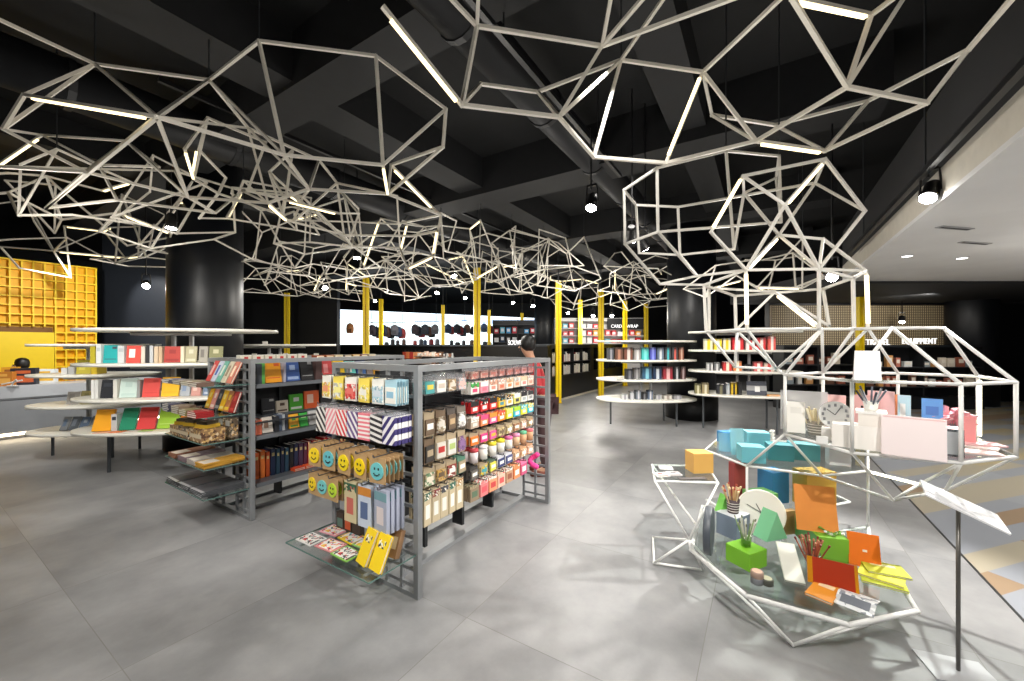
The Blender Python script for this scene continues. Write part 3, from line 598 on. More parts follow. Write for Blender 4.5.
MB().box(-.03, -.022, .05, .8, 1.37, 1.40).box(-.03, -.022, .05, .8, 1.18, 1.21).box(-.03, -.022, .05, .8, .92, .95).box(-.03, -.022, .05, .8, .72, .75).build('hook_bar', DKSTEEL, g1)
# near end rows
ys = [.735, .60, .465, .33, .195, .075]
W1, YL, RD, LB_, CR = (244, 242, 234), (246, 222, 96), (222, 70, 66), (176, 214, 228), (240, 226, 190)
hook_row(g1, True, 1.385, .155, [(ys[0], W1, YL, (240, 160, 120), 'white and yellow packet'), (ys[1], YL, W1, (250, 240, 150), 'yellow and white packet'), (ys[2], W1, RD, (230, 120, 110), 'white packet with red band'),
    (ys[3], YL, (248, 232, 120), W1, 'all yellow packet'), (ys[4], W1, LB_, (210, 220, 230), 'white packet with pale blue band'), (ys[5], LB_, W1, (150, 196, 220), 'pale blue packet')], 'card', 'the top row at the near end', 'packets on the top end hooks', 5, .108, .022, .15)
ST = [stripe('stripe_black_red', (235, 232, 226), (40, 36, 40), 8, .7), stripe('stripe_pink', (238, 150, 160), (248, 232, 230), 10, -.6), stripe('stripe_red', (222, 66, 74), (246, 238, 234), 9, .6), stripe('stripe_purple', (244, 240, 240), (110, 84, 140), 8, .7),
      stripe('stripe_rose', (236, 128, 140), (250, 240, 238), 12, 1.57), stripe('stripe_black', (240, 236, 232), (44, 40, 46), 9, 1.4), stripe('stripe_navy', (240, 238, 240), (58, 48, 112), 7, -.7)]
sw = ['black striped', 'pink striped', 'red striped', 'purple striped', 'rose banded', 'black banded', 'navy striped']
hook_row(g1, True, 1.185, .19, [(.765 - .116 * k, ST[k], ST[k], ST[k], sw[k] + ' paper bag') for k in range(7)], 'striped', 'the second row at the near end', 'striped bags on the end hooks', 5, .11, .028, .165)
BADGE = [(246, 214, 40), (104, 190, 200), (246, 220, 30), (250, 216, 20), (112, 196, 200)]; INK = (40, 34, 30)
hook_row(g1, True, .925, .155, [(.755 - .162 * k, KRAFT, BADGE[k], INK, ('yellow', 'teal', 'lemon', 'golden', 'turquoise')[k] + ' smiley badge on kraft card') for k in range(5)], 'badge', 'the third row at the near end', 'smiley badges on the third end hooks', 5, .13, .036, .225)
hook_row(g1, True, .725, .15, [(.77 - .115 * k, KRAFT, ((246, 214, 40), (120, 200, 200), (190, 222, 60))[k], INK, ('yellow', 'aqua', 'lime')[k] + ' smiley badge on kraft card') for k in range(3)], 'badge', 'the lowest row at the near end', 'smiley badges on the lowest end hooks', 4, .115, .036, .23)
hook_row(g1, True, .722, .262, [(.40, (214, 200, 160), (60, 110, 84), (206, 110, 96), 'tan and green tall carton'), (.26, (206, 216, 232), (214, 140, 60), (90, 110, 150), 'white and blue tall carton'), (.11, (170, 176, 196), (120, 160, 170), (226, 214, 214), 'lavender grey tall carton')], 'tall', 'the tall carton hooks at the near end', 'tall cartons on the end hooks', 4, .12, .036, .19, .024)
# long side, near bay
xs4 = [.2, .315, .43, .545]
BG = (176, 158, 130); BRN = (112, 92, 72)
hook_row(g1, False, 1.385, .13, [(.2, WRAP, (84, 170, 170), (236, 210, 80), 'teal and yellow clear packet'), (.315, WRAP, W1, (210, 196, 180), 'clear packet of white slips'), (.43, WRAP, (190, 160, 120), (226, 214, 200), 'clear packet of tan slips'), (.545, WRAP, (206, 206, 210), (236, 190, 180), 'clear packet of grey slips')], 'card', 'the top row of the near bay', 'clear packets on the near bay', 4, .1, .036, .1)
hook_row(g1, False, 1.135, .165, [(.2, BG, BRN, W1, 'brown packet with white label'), (.315, BRN, BG, (226, 220, 210), 'dark brown packet'), (.43, (84, 76, 70), BRN, (200, 170, 130), 'charcoal and tan packet'), (.545, (120, 110, 100), (206, 202, 198), W1, 'grey packet with pale window')], 'card', 'the second row of the near bay', 'brown packets on the near bay', 4, .1, .036, .1)
hook_row(g1, False, .955, .17, [(.2, BRN, (60, 56, 52), BG, 'dark packet'), (.315, BG, (232, 226, 214), (206, 60, 56), 'tan packet with a red dot'), (.43, BG, (222, 220, 214), (180, 200, 120), 'tan packet with white window'), (.545, BG, (126, 90, 140), (146, 110, 160), 'tan packet with purple panel')], 'card', 'the third row of the near bay', 'tan packets on the near bay', 4, .1, .036, .1)
hook_row(g1, False, .755, .13, [(.2, BG, (128, 160, 120), (230, 220, 200), 'green and tan packet'), (.315, BG, (214, 170, 90), BRN, 'amber and tan packet'), (.43, BG, (170, 80, 70), W1, 'brick red and tan packet'), (.545, (84, 130, 110), BG, W1, 'green packet')], 'card', 'the fourth row of the near bay', 'mixed packets on the near bay', 4, .1, .036, .1)
hook_row(g1, False, .6, .235, [(.18 + .085 * k, (206, 190, 158), ((70, 110, 92), (150, 60, 56), (84, 84, 90), (70, 120, 100), (196, 150, 90))[k], W1, ('green topped', 'red topped', 'grey topped', 'emerald topped', 'amber topped')[k] + ' beige slim carton') for k in range(5)], 'tall', 'the bottom row of the near bay', 'beige cartons on the near bay', 4, .075, .04, .1, .02)
# long side, far bay
xs = [.70 + .128 * k for k in range(8)]
def far(z, h, kind, cols, where, group, w=.104, deep=3):
    hook_row(g1, False, z, h, [(xs[k], c[0], c[1], c[2], c[3]) for k, c in enumerate(cols)], kind, where, group, deep, .085 if kind == 'roll' else w, .078 if kind == 'roll' else .036, .1)
PK = (232, 196, 180)
far(1.41, .085, 'card', [(WRAP, (226, 186 - 3 * k, 170), (200, 120, 110), 'small pinkish clear packet') for k in range(8)], 'the topmost row of the far bay', 'pinkish packets on the far bay')
far(1.315, .105, 'box', [((240, 236, 226), (70, 180, 80), (226, 70, 120), 'green and pink little box'), ((240, 150, 170), W1, (236, 120, 140), 'pink little box'), (W1, (240, 180, 150), (230, 150, 130), 'peach little box'), ((236, 190, 170), W1, (226, 120, 90), 'salmon little box'), (W1, (240, 200, 160), (236, 150, 90), 'apricot little box'), ((244, 220, 200), W1, (236, 160, 120), 'cream little box'), (W1, (250, 214, 180), (240, 150, 140), 'white and peach little box'), ((238, 214, 196), W1, (220, 160, 140), 'pale pink little box')], 'the second row of the far bay', 'pastel boxes on the far bay')
far(1.165, .105, 'box', [((196, 40, 44), (24, 22, 24), W1, 'red and black little box'), ((206, 46, 46), (30, 26, 28), W1, 'red box with black top'), ((214, 56, 50), (26, 24, 26), W1, 'scarlet little box'), ((240, 200, 60), (28, 28, 30), (80, 150, 170), 'yellow and black little box'), (W1, (30, 30, 34), (236, 180, 80), 'white and black little box'), ((226, 220, 120), W1, (70, 70, 70), 'pale yellow little box'), (W1, (44, 44, 48), (180, 190, 190), 'white box with black top'), ((232, 232, 228), (60, 60, 62), (160, 160, 160), 'pale grey little box')], 'the third row of the far bay', 'black topped boxes on the far bay')
far(1.04, .1, 'box', [((190, 170, 150), W1, (240, 230, 220), 'beige little box'), ((240, 140, 90), (236, 80, 130), W1, 'orange and pink little box'), ((236, 96, 150), (240, 150, 60), W1, 'magenta little box'), ((246, 150, 50), (240, 90, 60), W1, 'orange little box'), ((220, 226, 50), (246, 240, 120), W1, 'yellow green little box'), ((60, 190, 220), (180, 230, 60), W1, 'cyan and lime little box'), ((240, 230, 60), (90, 200, 220), W1, 'lemon little box'), ((60, 196, 226), (250, 220, 80), W1, 'sky blue little box')], 'the fourth row of the far bay', 'neon boxes on the far bay')
far(.9, .1, 'card', [(BG, (246, 130, 50), W1, 'orange packet on tan card'), (BG, (240, 70, 140), W1, 'pink packet on tan card'), (BG, (246, 96, 160), (240, 190, 60), 'bright pink packet on tan card'), (BG, (226, 206, 150), BRN, 'sand packet on tan card'), (BG, (206, 186, 120), W1, 'khaki packet on tan card'), (BG, (190, 140, 100), W1, 'brown packet on tan card'), (BG, (236, 180, 160), W1, 'salmon packet on tan card'), (BG, (200, 150, 90), W1, 'caramel packet on tan card')], 'the fifth row of the far bay', 'tan packets on the far bay')
far(.785, .118, 'roll', [((238, 226, 226), (206, 70, 80), W1, 'white roll with red cap'), (W1, (236, 236, 236), W1, 'white roll with white cap'), (W1, (240, 224, 60), W1, 'white roll with yellow cap'), (W1, (230, 220, 50), (240, 240, 60), 'white roll with lime cap'), ((240, 236, 226), (236, 110, 170), W1, 'white roll with pink cap'), ((214, 176, 140), (240, 150, 190), W1, 'tan roll with pink cap'), ((220, 170, 130), (110, 190, 150), W1, 'tan roll with green cap'), ((210, 160, 120), (230, 120, 130), W1, 'tan roll with coral cap')], 'the sixth row of the far bay', 'capped rolls on the far bay', .11)
far(.635, .105, 'card', [((70, 66, 64), (110, 104, 98), W1, 'charcoal packet'), (BG, (232, 200, 60), (70, 160, 170), 'yellow printed packet'), ((80, 100, 90), (236, 220, 90), W1, 'green and yellow packet'), ((226, 226, 230), (60, 70, 120), W1, 'white and navy packet'), ((220, 220, 224), (90, 96, 140), W1, 'white and indigo packet'), ((216, 176, 140), (226, 190, 160), W1, 'tan packet'), ((212, 168, 130), (230, 196, 160), W1, 'fawn packet'), ((206, 160, 126), (226, 180, 150), W1, 'light brown packet')], 'the seventh row of the far bay', 'small packets on the far bay')
far(.49, .125, 'bag', [((150, 130, 106), (176, 160, 130), (96, 120, 96), 'brown pouch'), ((226, 130, 130), W1, (236, 90, 100), 'pink patterned pouch'), ((236, 160, 120), W1, (206, 70, 70), 'peach patterned pouch'), ((232, 190, 170), (236, 220, 200), (220, 90, 90), 'salmon patterned pouch'), ((190, 150, 120), W1, (150, 90, 70), 'fawn pouch'), ((236, 140, 90), (246, 190, 140), W1, 'orange pouch'), ((206, 90, 130), (240, 130, 170), W1, 'rose pouch')], 'the lowest row of the far bay', 'pouches on the far bay')
o = MB(); 
for k in range(9):
    a = k * .7; o.lathe([(.002, -.03), (.024, -.01), (.024, .014), (.002, .03)], 9, 0, c=(.035 * math.cos(a), .03 * math.sin(a) - .01, -.04 - .014 * k))
tag(o.build('pompom_charm', C(240, 70, 150, .8), loc=loc2(G1, 1.62, .07, .56)), 'bunch of hot pink pompoms hanging at the far ladder of the hook gondola', 'charm')
# bottom glass shelf with magazines
glass_shelf(g1, -.37, -.02, .0, .85, .283)
for y in (.1, .75): MB().bar((-.02, y, .25), (-.33, y, .27), .012).build('shelf_bracket', STEEL, g1)
SPK = [speckle('print_white', (244, 242, 236), [(226, 70, 70), (60, 60, 60), (90, 170, 190), (240, 200, 60)], 60), speckle('print_pink', (240, 236, 232), [(230, 90, 110), (60, 60, 70), (240, 190, 70)], 70), speckle('print_dark', (236, 234, 228), [(50, 50, 54), (90, 90, 96), (190, 60, 60)], 80), speckle('print_yellow', (246, 242, 226), [(246, 214, 40), (210, 40, 50), (50, 60, 70)], 55)]
for x, y, rz, c, sp, word in ((-.26, .74, 0, (226, 226, 224), 2, 'grey rimmed booklet'), (-.24, .55, .05, (226, 150, 150), 1, 'pink rimmed booklet'), (-.25, .37, -.04, (140, 196, 90), 2, 'green rimmed booklet'), (-.1, .72, .1, (236, 170, 180), 1, 'rose rimmed booklet'), (-.1, .52, -.08, (246, 214, 40), 0, 'yellow rimmed booklet'), (-.1, .36, .04, (150, 200, 110), 0, 'lime rimmed booklet')):
    loc = loc2(G1, x, y, .284); o = MB().box(-.085, .085, -.06, .06, 0, .006, 0).box(-.075, .075, -.05, .05, .006, .007, 1).build('booklet', [C(*c), SPK[sp]], loc=loc, rot=(0, 0, TH - math.pi / 2 + rz)); tag(o, word + ' lying flat on the lowest glass shelf', 'booklet', 'booklets on the lowest glass shelf')
for x, y, rz, word in ((-.285, .18, .22, 'first'), (-.29, .05, .12, 'second')):
    put_book('sticker_book', 'yellow spined sticker book leaning on the lowest glass shelf, %s from the booklets' % word, 'book', loc2(G1, x, y, .287), TH - math.pi / 2 - rz, .11, .2, .022, (250, 214, 30), SPK[3], 0, 24, 'sticker books on the glass shelf')
    for o2 in (): pass
for k, (x, y, word) in enumerate(((-.17, .2, 'nearer the sticker books'), (-.1, .1, 'nearer the post'))):
    o = MB().box(-.06, .06, -.02, .02, 0, .16).box(-.045, .045, -.0205, -.02, .05, .12, 1).build('stamp_set', [C(150, 116, 84, .6, 0, .2), C(206, 190, 160)], loc=loc2(G1, x - .04, y, .295), rot=(RAD(-22), 0, TH - math.pi / 2 + .1)); tag(o, 'brown boxed stamp set leaning on the lowest glass shelf, ' + word, 'box', 'stamp sets on the glass shelf')
# bits hanging inside the near end, under the badges
for k, (y, c, w) in enumerate(((.62, (200, 90, 50), 'amber'), (.53, (60, 50, 44), 'dark'), (.71, (90, 120, 110), 'green'))):
    o = MB().box(-.04, .04, -.02, .02, 0, .12).box(-.03, .03, -.0205, -.02, .02, .08, 1).build('small_box', [C(70, 56, 46), C(*c)], loc=loc2(G1, -.045, y, .284), rot=(0, 0, TH - math.pi / 2)); tag(o, w + ' fronted small box standing under the badge cards', 'box', 'boxes under the badge cards')

# ------------------------------------------------------------------ gondola 2 : end shelves
ends = [1.248, .987, .764, .55, .30]
for z in ends:
    glass_shelf(g2, -.37, -.02, 0, .85, z)
    for y in (.04, .81): MB().bar((-.02, y, z - .03), (-.33, y, z - .012), .012).build('shelf_bracket', DKSTEEL, g2)
def e2(x, y, z): return loc2(G2, x, y, z)
RE = TH - math.pi / 2
for k, (y, c, p, word) in enumerate(((.50, (216, 70, 66), (246, 200, 190), 'red'), (.39, (206, 214, 230), (70, 100, 180), 'white and blue'), (.29, (110, 180, 160), (226, 236, 220), 'mint'), (.18, (206, 196, 170), (150, 130, 100), 'beige'), (.08, (206, 120, 96), (240, 220, 190), 'terracotta'))):
    put_book('picture_book', '%s cover book leaning back on the top glass end shelf' % word, 'book', e2(-.15, y, 1.252), RE, .086, .205, .02, c, p, 1, 24, 'leaning books on the glass end shelves')
for k, (x, y, c, word) in enumerate(((-.28, .72, (110, 112, 130), 'slate'), (-.27, .5, (150, 140, 130), 'grey'), (-.28, .28, (170, 160, 130), 'sand'), (-.29, .09, (120, 96, 84), 'brown'))):
    for q in range(2):
        flat_book('paperback', '%s paperback lying flat on the top glass end shelf' % word, 'book', e2(x, y + .01 * q, 1.249 + q * .017), RE + .06 * q + math.pi, .16, .13, .016, c, (226, 220, 210), 0, 'flat paperbacks on the top end shelf')
for k, (y, c, p, word) in enumerate(((.55, (240, 180, 30), (246, 220, 120), 'amber'), (.45, (226, 150, 140), (246, 220, 210), 'pink'), (.35, (60, 60, 70), (150, 150, 150), 'charcoal'), (.26, (240, 186, 30), (246, 226, 140), 'golden'), (.16, (190, 120, 70), (236, 200, 60), 'copper'), (.06, (150, 36, 34), (190, 70, 60), 'dark red'))):
    put_book('picture_book', '%s cover book leaning back on the second glass end shelf' % word, 'book', e2(-.14, y, .992), RE, .088, .19, .02, c, p, 2, 18, 'leaning books on the glass end shelves')
for k, (x, y, n, c, word, w) in enumerate(((-.28, .72, 4, (76, 78, 100), 'navy grey', .15), (-.28, .5, 4, (150, 130, 110), 'patterned tan', .16), (-.29, .3, 3, (140, 130, 90), 'olive', .15), (-.29, .11, 3, (160, 34, 36), 'deep red', .17))):
    for q in range(n):
        flat_book('paperback', '%s paperback in a flat pile on the second glass end shelf' % word, 'book', e2(x, y, .988 + q * .017), RE + random.uniform(-.05, .05) + math.pi, w, .13, .016, c, (210, 200, 180), 3, 'flat piles on the second end shelf')
PB = [speckle('print_brown', (150, 116, 80), [(206, 170, 110), (90, 60, 44), (226, 206, 170)], 50), speckle('print_ochre', (130, 110, 90), [(190, 150, 90), (60, 54, 50), (220, 200, 170)], 60)]
for k, (x, y, w, h) in enumerate(((-.26, .70, .2, .085), (-.27, .46, .22, .1), (-.27, .2, .24, .11))):
    o = MB().box(-w / 2, w / 2, -.09, .09, 0, h, 0).box(-w / 2, w / 2, -.091, -.09, h * .3, h * .6, 1).build('card_box', [PB[k % 2], C(206, 190, 160)], loc=e2(x, y, .765), rot=(0, 0, RE)); tag(o, 'brown patterned carton on the middle glass end shelf, %s from the corner' % ORD[k], 'box', 'cartons on the middle end shelf')
    o = MB().box(-w * .3, w * .3, -.06, .06, 0, .03).box(-w * .25, w * .25, -.05, .05, .03, .055, 1).build('tissue_packet', [C(232, 190, 60), C(96, 84, 70)], loc=e2(x, y, .765 + h + .001), rot=(0, 0, RE + .3)); tag(o, 'yellow and brown packet on top of the %s patterned carton' % ORD[k], 'packet', 'packets on the cartons')
for k, (x, y) in enumerate(((-.1, .3), (-.1, .16))):
    o = MB().box(-.06, .06, -.03, .03, 0, .17, 0).box(-.04, .04, -.031, -.03, .1, .15, 1).build('card_box', [PB[1], C(236, 234, 230)], loc=e2(x, y, .765), rot=(0, 0, RE)); tag(o, 'upright brown carton with white label behind the flat ones, %s' % ('nearer the corner' if k == 0 else 'nearer the post'), 'box', 'upright cartons on the middle end shelf')
for k, (y, c, word) in enumerate(((.72, (160, 110, 84), 'russet'), (.5, (136, 116, 122), 'mauve'), (.3, (176, 168, 160), 'pale grey'), (.12, (196, 146, 50), 'mustard'))):
    for q in range(3):
        o = MB().box(-.08, .08, -.16, .16, 0, .012, 0).box(-.06, .06, -.15, -.03, .012, .0125, 1).build('flat_pouch', [C(*c, .8, 0, .15), C(220, 210, 196)], loc=e2(-.2, y, .551 + q * .0135), rot=(RAD(0), 0, RE + random.uniform(-.06, .06))); tag(o, '%s flat pouch in a low pile on the fourth glass end shelf' % word, 'pouch', 'flat pouches on the fourth end shelf')
for k, y in enumerate((.7, .44, .18)):
    for q in range(4):
        o = MB().box(-.12, .12, -.165, .165, 0, .01, 0).box(-.12, .12, -.166, -.14, .01, .011, 1).build('document_folder', [C(62 + 8 * k, 64 + 8 * k, 68 + 8 * k, .5), C(170, 172, 174, .3)], loc=e2(-.2, y, .301 + q * .0125), rot=(0, 0, RE + random.uniform(-.04, .04))); tag(o, 'dark grey flat folder in the %s pile on the lowest glass end shelf' % ('corner', 'middle', 'post side')[k], 'folder', 'dark folders on the lowest end shelf')
# long side shelves
for z in (1.227, .745, .305):
    MB().box(.05, GL - .05, .03, .39, z - .02, z).build('steel_shelf', C(96, 100, 106, .4, .3), g2); MB().box(.05, GL - .05, .02, .03, z - .03, z + .006).build('shelf_lip', C(120, 124, 130, .35, .3), g2)
MB().box(.05, GL - .05, .05, .08, .86, .875).build('rail', DKSTEEL, g2)
ln = loc2(G2, 0, .10)
R_ = lambda px0, px1, h, word, col, patch=None, style=0, tilt=12, kind='notebook': (px0, px1, h, word, col, patch, style, tilt, kind)
row(ln, A, 1.228, 'the top side shelf of the book gondola', [R_(257, 262, .19, 'slate', (70, 76, 84)), R_(262, 265, .2, 'green edged', (96, 170, 80)), R_(266, 283, .205, 'amber', (228, 152, 28), (206, 90, 40), 3), R_(284, 286, .2, 'lilac', (170, 170, 190)), R_(287, 301, .205, 'royal blue', (52, 84, 150), (150, 170, 206), 2), R_(302, 315, .21, 'black', (22, 22, 26), (150, 150, 150), 3),
      R_(316, 322, .2, 'dark brown', (84, 62, 60)), R_(323, 334, .2, 'coral red', (214, 72, 74), (240, 150, 150), 1), R_(335, 346, .19, 'yellow', (246, 206, 30), (236, 90, 40), 2), R_(347, 357, .18, 'turquoise', (100, 200, 190), (236, 240, 230), 1), R_(358, 367, .18, 'cobalt', (48, 90, 150), (120, 150, 190), 0), R_(368, 374, .17, 'grey brown', (120, 106, 100), (90, 80, 76), 0), R_(375, 382, .17, 'ochre', (220, 160, 40), (180, 110, 30), 1), R_(383, 388, .17, 'dark olive', (90, 84, 60))], 'notebooks on the top side shelf')
ln2 = loc2(G2, 0, .27)
row(ln2, A, .9, 'the raised back row of the middle side shelf', [R_(262, 276, .16, 'black', (34, 36, 42), (150, 150, 150), 3, 4), R_(277, 289, .12, 'white and brown', (206, 196, 180), (90, 70, 60), 2, 4), R_(290, 304, .17, 'green', (72, 160, 44), (206, 208, 206), 2, 4), R_(305, 320, .19, 'orange', (226, 100, 48), (240, 200, 180), 1, 4), R_(321, 332, .16, 'dark', (40, 40, 44), None, 0, 4)], 'notebooks on the raised back row')
MB().box(.05, GL - .05, .25, .39, .88, .9).build('steel_shelf', C(96, 100, 106, .4, .3), g2)
row(ln, A, .746, 'the front row of the middle side shelf', [R_(256, 262, .14, 'orange pink', (232, 120, 90), (246, 220, 200), 2), R_(263, 274, .15, 'ivory', (214, 206, 196), (150, 120, 100), 1), R_(275, 279, .15, 'charcoal', (50, 52, 58)), R_(279.5, 282, .16, 'slate blue', (84, 96, 116)), R_(282.5, 285, .16, 'silver', (176, 180, 186)), R_(285.5, 288, .16, 'graphite', (70, 74, 84)), R_(290, 300, .14, 'mustard', (226, 166, 40), (80, 140, 60), 2), R_(301, 309, .14, 'leaf green', (60, 166, 70), (180, 220, 160), 0), R_(310, 318, .15, 'pale grey', (190, 190, 190), (150, 150, 150), 1)], 'notebooks on the middle side shelf', depth=.12)
sp = [('pumpkin', (206, 96, 40)), ('orange', (226, 120, 50)), ('burnt orange', (196, 84, 36)), ('navy', (30, 44, 74)), ('dark teal', (36, 62, 80)), ('ink blue', (28, 36, 60)), ('petrol', (40, 70, 90)), ('black', (26, 26, 30)), ('midnight', (34, 38, 66)), ('aubergine', (70, 44, 70)), ('plum', (90, 40, 62)), ('crimson', (170, 40, 46)), ('dark red', (140, 30, 36)), ('tan', (190, 130, 80)), ('orange red', (214, 74, 40)), ('scarlet', (196, 40, 44)), ('cherry', (166, 30, 44)), ('royal blue', (44, 64, 140)), ('blue', (50, 84, 160)), ('brick', (176, 70, 50)), ('maroon', (120, 28, 40)), ('cobalt', (40, 70, 140))]
x = .1
for k, (wd, c) in enumerate(sp):
    w = random.choice((.032, .036, .042)); h = random.uniform(.24, .265)
    mb = MB().box(0, w, 0, .004, 0, h, 0).box(0, .003, .004, .17, 0, h, 0).box(w - .003, w, .004, .17, 0, h, 0).box(.003, w - .003, .004, .165, .004, h - .005, 1).box(w * .2, w * .8, -.0008, 0, h * .72, h * .84, 2)
    o = mb.build('diary', [C(*c), PAGE, C(200, 180, 120, .4)], loc=loc2(G2, x, .17, .306), rot=(0, 0, TH)); tag(o, '%s cloth diary standing upright on the lowest side shelf of the book gondola' % wd, 'book', 'diaries on the lowest side shelf'); x += w + .012
for k in range(9):
    flat_book('notebook', '%s orange notebook lying flat before the upright diaries' % ordi(k), 'notebook', loc2(G2, .5 + .12 * (k % 5), .09, .306 + .014 * (k // 5)), TH, .11, .11, .013, ((224, 92, 40), (236, 120, 60), (206, 70, 36))[k % 3], None, 0, 'flat orange notebooks on the lowest side shelf')
# along the top of the gondola : white gift boxes and tins
for k in range(6):
    o = MB().box(-.05, .05, -.04, .04, 0, .065, 0).box(-.015, .02, -.0405, -.04, .02, .05, 1).box(-.05, .05, -.041, .041, .064, .068, 2).build('gift_box', [C(232, 226, 210), C(206, 60, 56), C(240, 238, 230)], loc=loc2(G2, .12 + .115 * k, .42, 1.432), rot=(0, 0, TH)); tag(o, 'white gift box with a red mark, %s along the top of the book gondola' % ORD[k], 'box', 'white boxes on the book gondola')
MB().box(.02, GL - .02, .32, .6, 1.424, 1.431).build('top_shelf', C(110, 114, 120, .4, .3), g2)
for k in range(7):
    c = ((150, 70, 40), (170, 90, 50), (206, 190, 150), (90, 80, 76), (196, 150, 80), (120, 60, 44), (210, 200, 180))[k]
    o = MB().box(-.05, .05, -.05, .05, 0, .05, 0).box(-.04, .04, -.0505, -.05, .012, .04, 1).build('tea_tin', [C(*c), C(226, 206, 170)], loc=loc2(G2, .9 + .12 * k, .42, 1.432), rot=(0, 0, TH)); tag(o, '%s low tin along the top of the book gondola past the gift boxes' % ('rust', 'copper', 'cream', 'grey', 'tan', 'brown', 'ivory')[k], 'tin', 'tins on the book gondola')

# ------------------------------------------------------------------ round tiered tables
def ellipse(a, b, n=56, e=2.3):
    r = []
    for k in range(n):
        t = 2 * math.pi * k / n; c, s = math.cos(t), math.sin(t)
        r.append((a * math.copysign(abs(c) ** (2 / e), c), b * math.copysign(abs(s) ** (2 / e), s)))
    return r
def tiered(label, c, ang, a, b, tiers, knob=False):
    t = thing('tiered_table', label, 'tiered table', (c[0], c[1], 0), ang)
    for k, z in enumerate(tiers):
        sh = MB().prism(ellipse(a, b), z - .036, z, 0, 0, True).build('shelf', C(240, 238, 228, .4, 0, .02), t)
        MB().prism(ellipse(a * .5, b * .4), z - .075, z - .0365, 0, None, True).build('underplate', C(176, 178, 182, .4, .2), sh)
    MB().box(-.11, .11, -.09, .09, .1, tiers[-1] - .08).build('stem', C(196, 198, 200, .4, .1), t) if False else None
    for sx in (-1, 1): MB().box(.1 * sx - .02, .1 * sx + .02, -.02, .02, tiers[0], tiers[-1] - .07).build('stem', C(190, 192, 196, .4, .1), t)
    for sx, sy in ((-.72, 0), (.5, -.55), (.5, .55)): MB().bar((a * sx, b * sy, 0), (a * sx, b * sy, tiers[0] - .036), .034, n=8).box(a * sx - .05, a * sx + .05, b * sy - .05, b * sy + .05, tiers[0] - .05, tiers[0] - .036).build('leg', C(88, 92, 96, .4, .3), t)
    return t
TA, TB = (.575, .96, 1.38, 1.8), (.385, .755, 1.185, 1.615)
def frame(c, ang): u = Vector((math.cos(ang), math.sin(ang), 0)); return Vector((c[0], c[1], 0)), u, Vector((-u.y, u.x, 0))
aA = RAD(14); cA = (-4.3, 5.2); tiered('white round tiered table of bright notebooks before the dark column', cA, aA, 1.1, .55, TA)
aB = RAD(8); cB = (-6.1, 5.85); tiered('white round tiered table of grey parcels beside the yellow counter', cB, aB, .78, .45, TB)
aC = RAD(6); cC = (-4.5, 7.55); tiered('white round tiered table half hidden behind the dark column', cC, aC, 1.1, .5, TB)
aD = RAD(2); cD = (2.72, 8.1); tiered('white round tiered table of dark boxes beside the black column base', cD, aD, 1.0, .55, (.53, .93, 1.31, 1.69))
aE = RAD(-16); cE = (4.35, 7.5); tiered('white round tiered table of packaged gifts before the black column base', cE, aE, .95, .5, (.69, 1.125, 1.51, 1.86))
o_, u_, v_ = frame(cA, aA)
f = o_ - v_ * .30
bk = lambda a, b, h, wd, c, p=None, st=0, ti=6, kd='book': (a, b, h, wd, c, p, st, ti, kd)
row(f, u_, 1.381, 'the third tier of the bright notebook table', [bk(90, 95, .2, 'olive yellow', (190, 176, 50)), bk(96, 101, .22, 'white', (226, 228, 228), (190, 200, 204)), bk(102, 117, .215, 'teal', (38, 168, 170), (70, 80, 90), 3), bk(117.5, 124, .21, 'pale grey', (206, 210, 212), (180, 186, 190)), bk(125, 140, .21, 'red with white label', (212, 80, 70), (240, 240, 236), 1), bk(141, 145, .2, 'ivory', (214, 208, 196)), bk(145.5, 149, .22, 'black', (50, 50, 54)), bk(149.5, 153, .21, 'silver', (190, 194, 198)),
      bk(154, 158, .2, 'beige', (206, 186, 160)), bk(158.5, 162, .2, 'sand', (196, 170, 140)), bk(163, 180, .2, 'brick red', (178, 66, 58), (150, 46, 44), 2), bk(180.5, 184, .2, 'cream', (222, 214, 190)), bk(184.5, 196, .2, 'khaki', (178, 172, 140), (206, 204, 180), 2), bk(198, 207, .2, 'stone', (160, 156, 146), (120, 116, 110), 1), bk(208, 222, .2, 'moss', (130, 130, 90), (190, 186, 150), 2)], 'books on the third tier of the bright table')
row(f, u_, .961, 'the second tier of the bright notebook table', [bk(91, 94, .22, 'snow white', (238, 238, 236)), bk(94.5, 98, .22, 'white', (228, 228, 226)), bk(99, 112, .22, 'black', (36, 38, 44), (60, 64, 72), 0, 10), bk(113, 117, .22, 'ivory', (226, 224, 216)), bk(118, 136, .23, 'pale mint', (206, 226, 220), (190, 214, 208), 2, 10), bk(137, 140, .21, 'grey', (150, 150, 150)), bk(141, 158.5, .23, 'coral red', (222, 82, 76), (206, 66, 62), 3, 10, 'notebook'), bk(160, 178, .24, 'sunny yellow', (244, 190, 40), (230, 170, 30), 3, 10, 'notebook'), bk(179, 189, .2, 'silver grey', (170, 176, 184), (130, 150, 180), 1, 14), bk(190, 200, .2, 'dusty pink', (206, 150, 140), (230, 200, 190), 1, 14), bk(202, 215, .2, 'steel blue', (110, 130, 160), (190, 200, 214), 2, 12)], 'books on the second tier of the bright table')
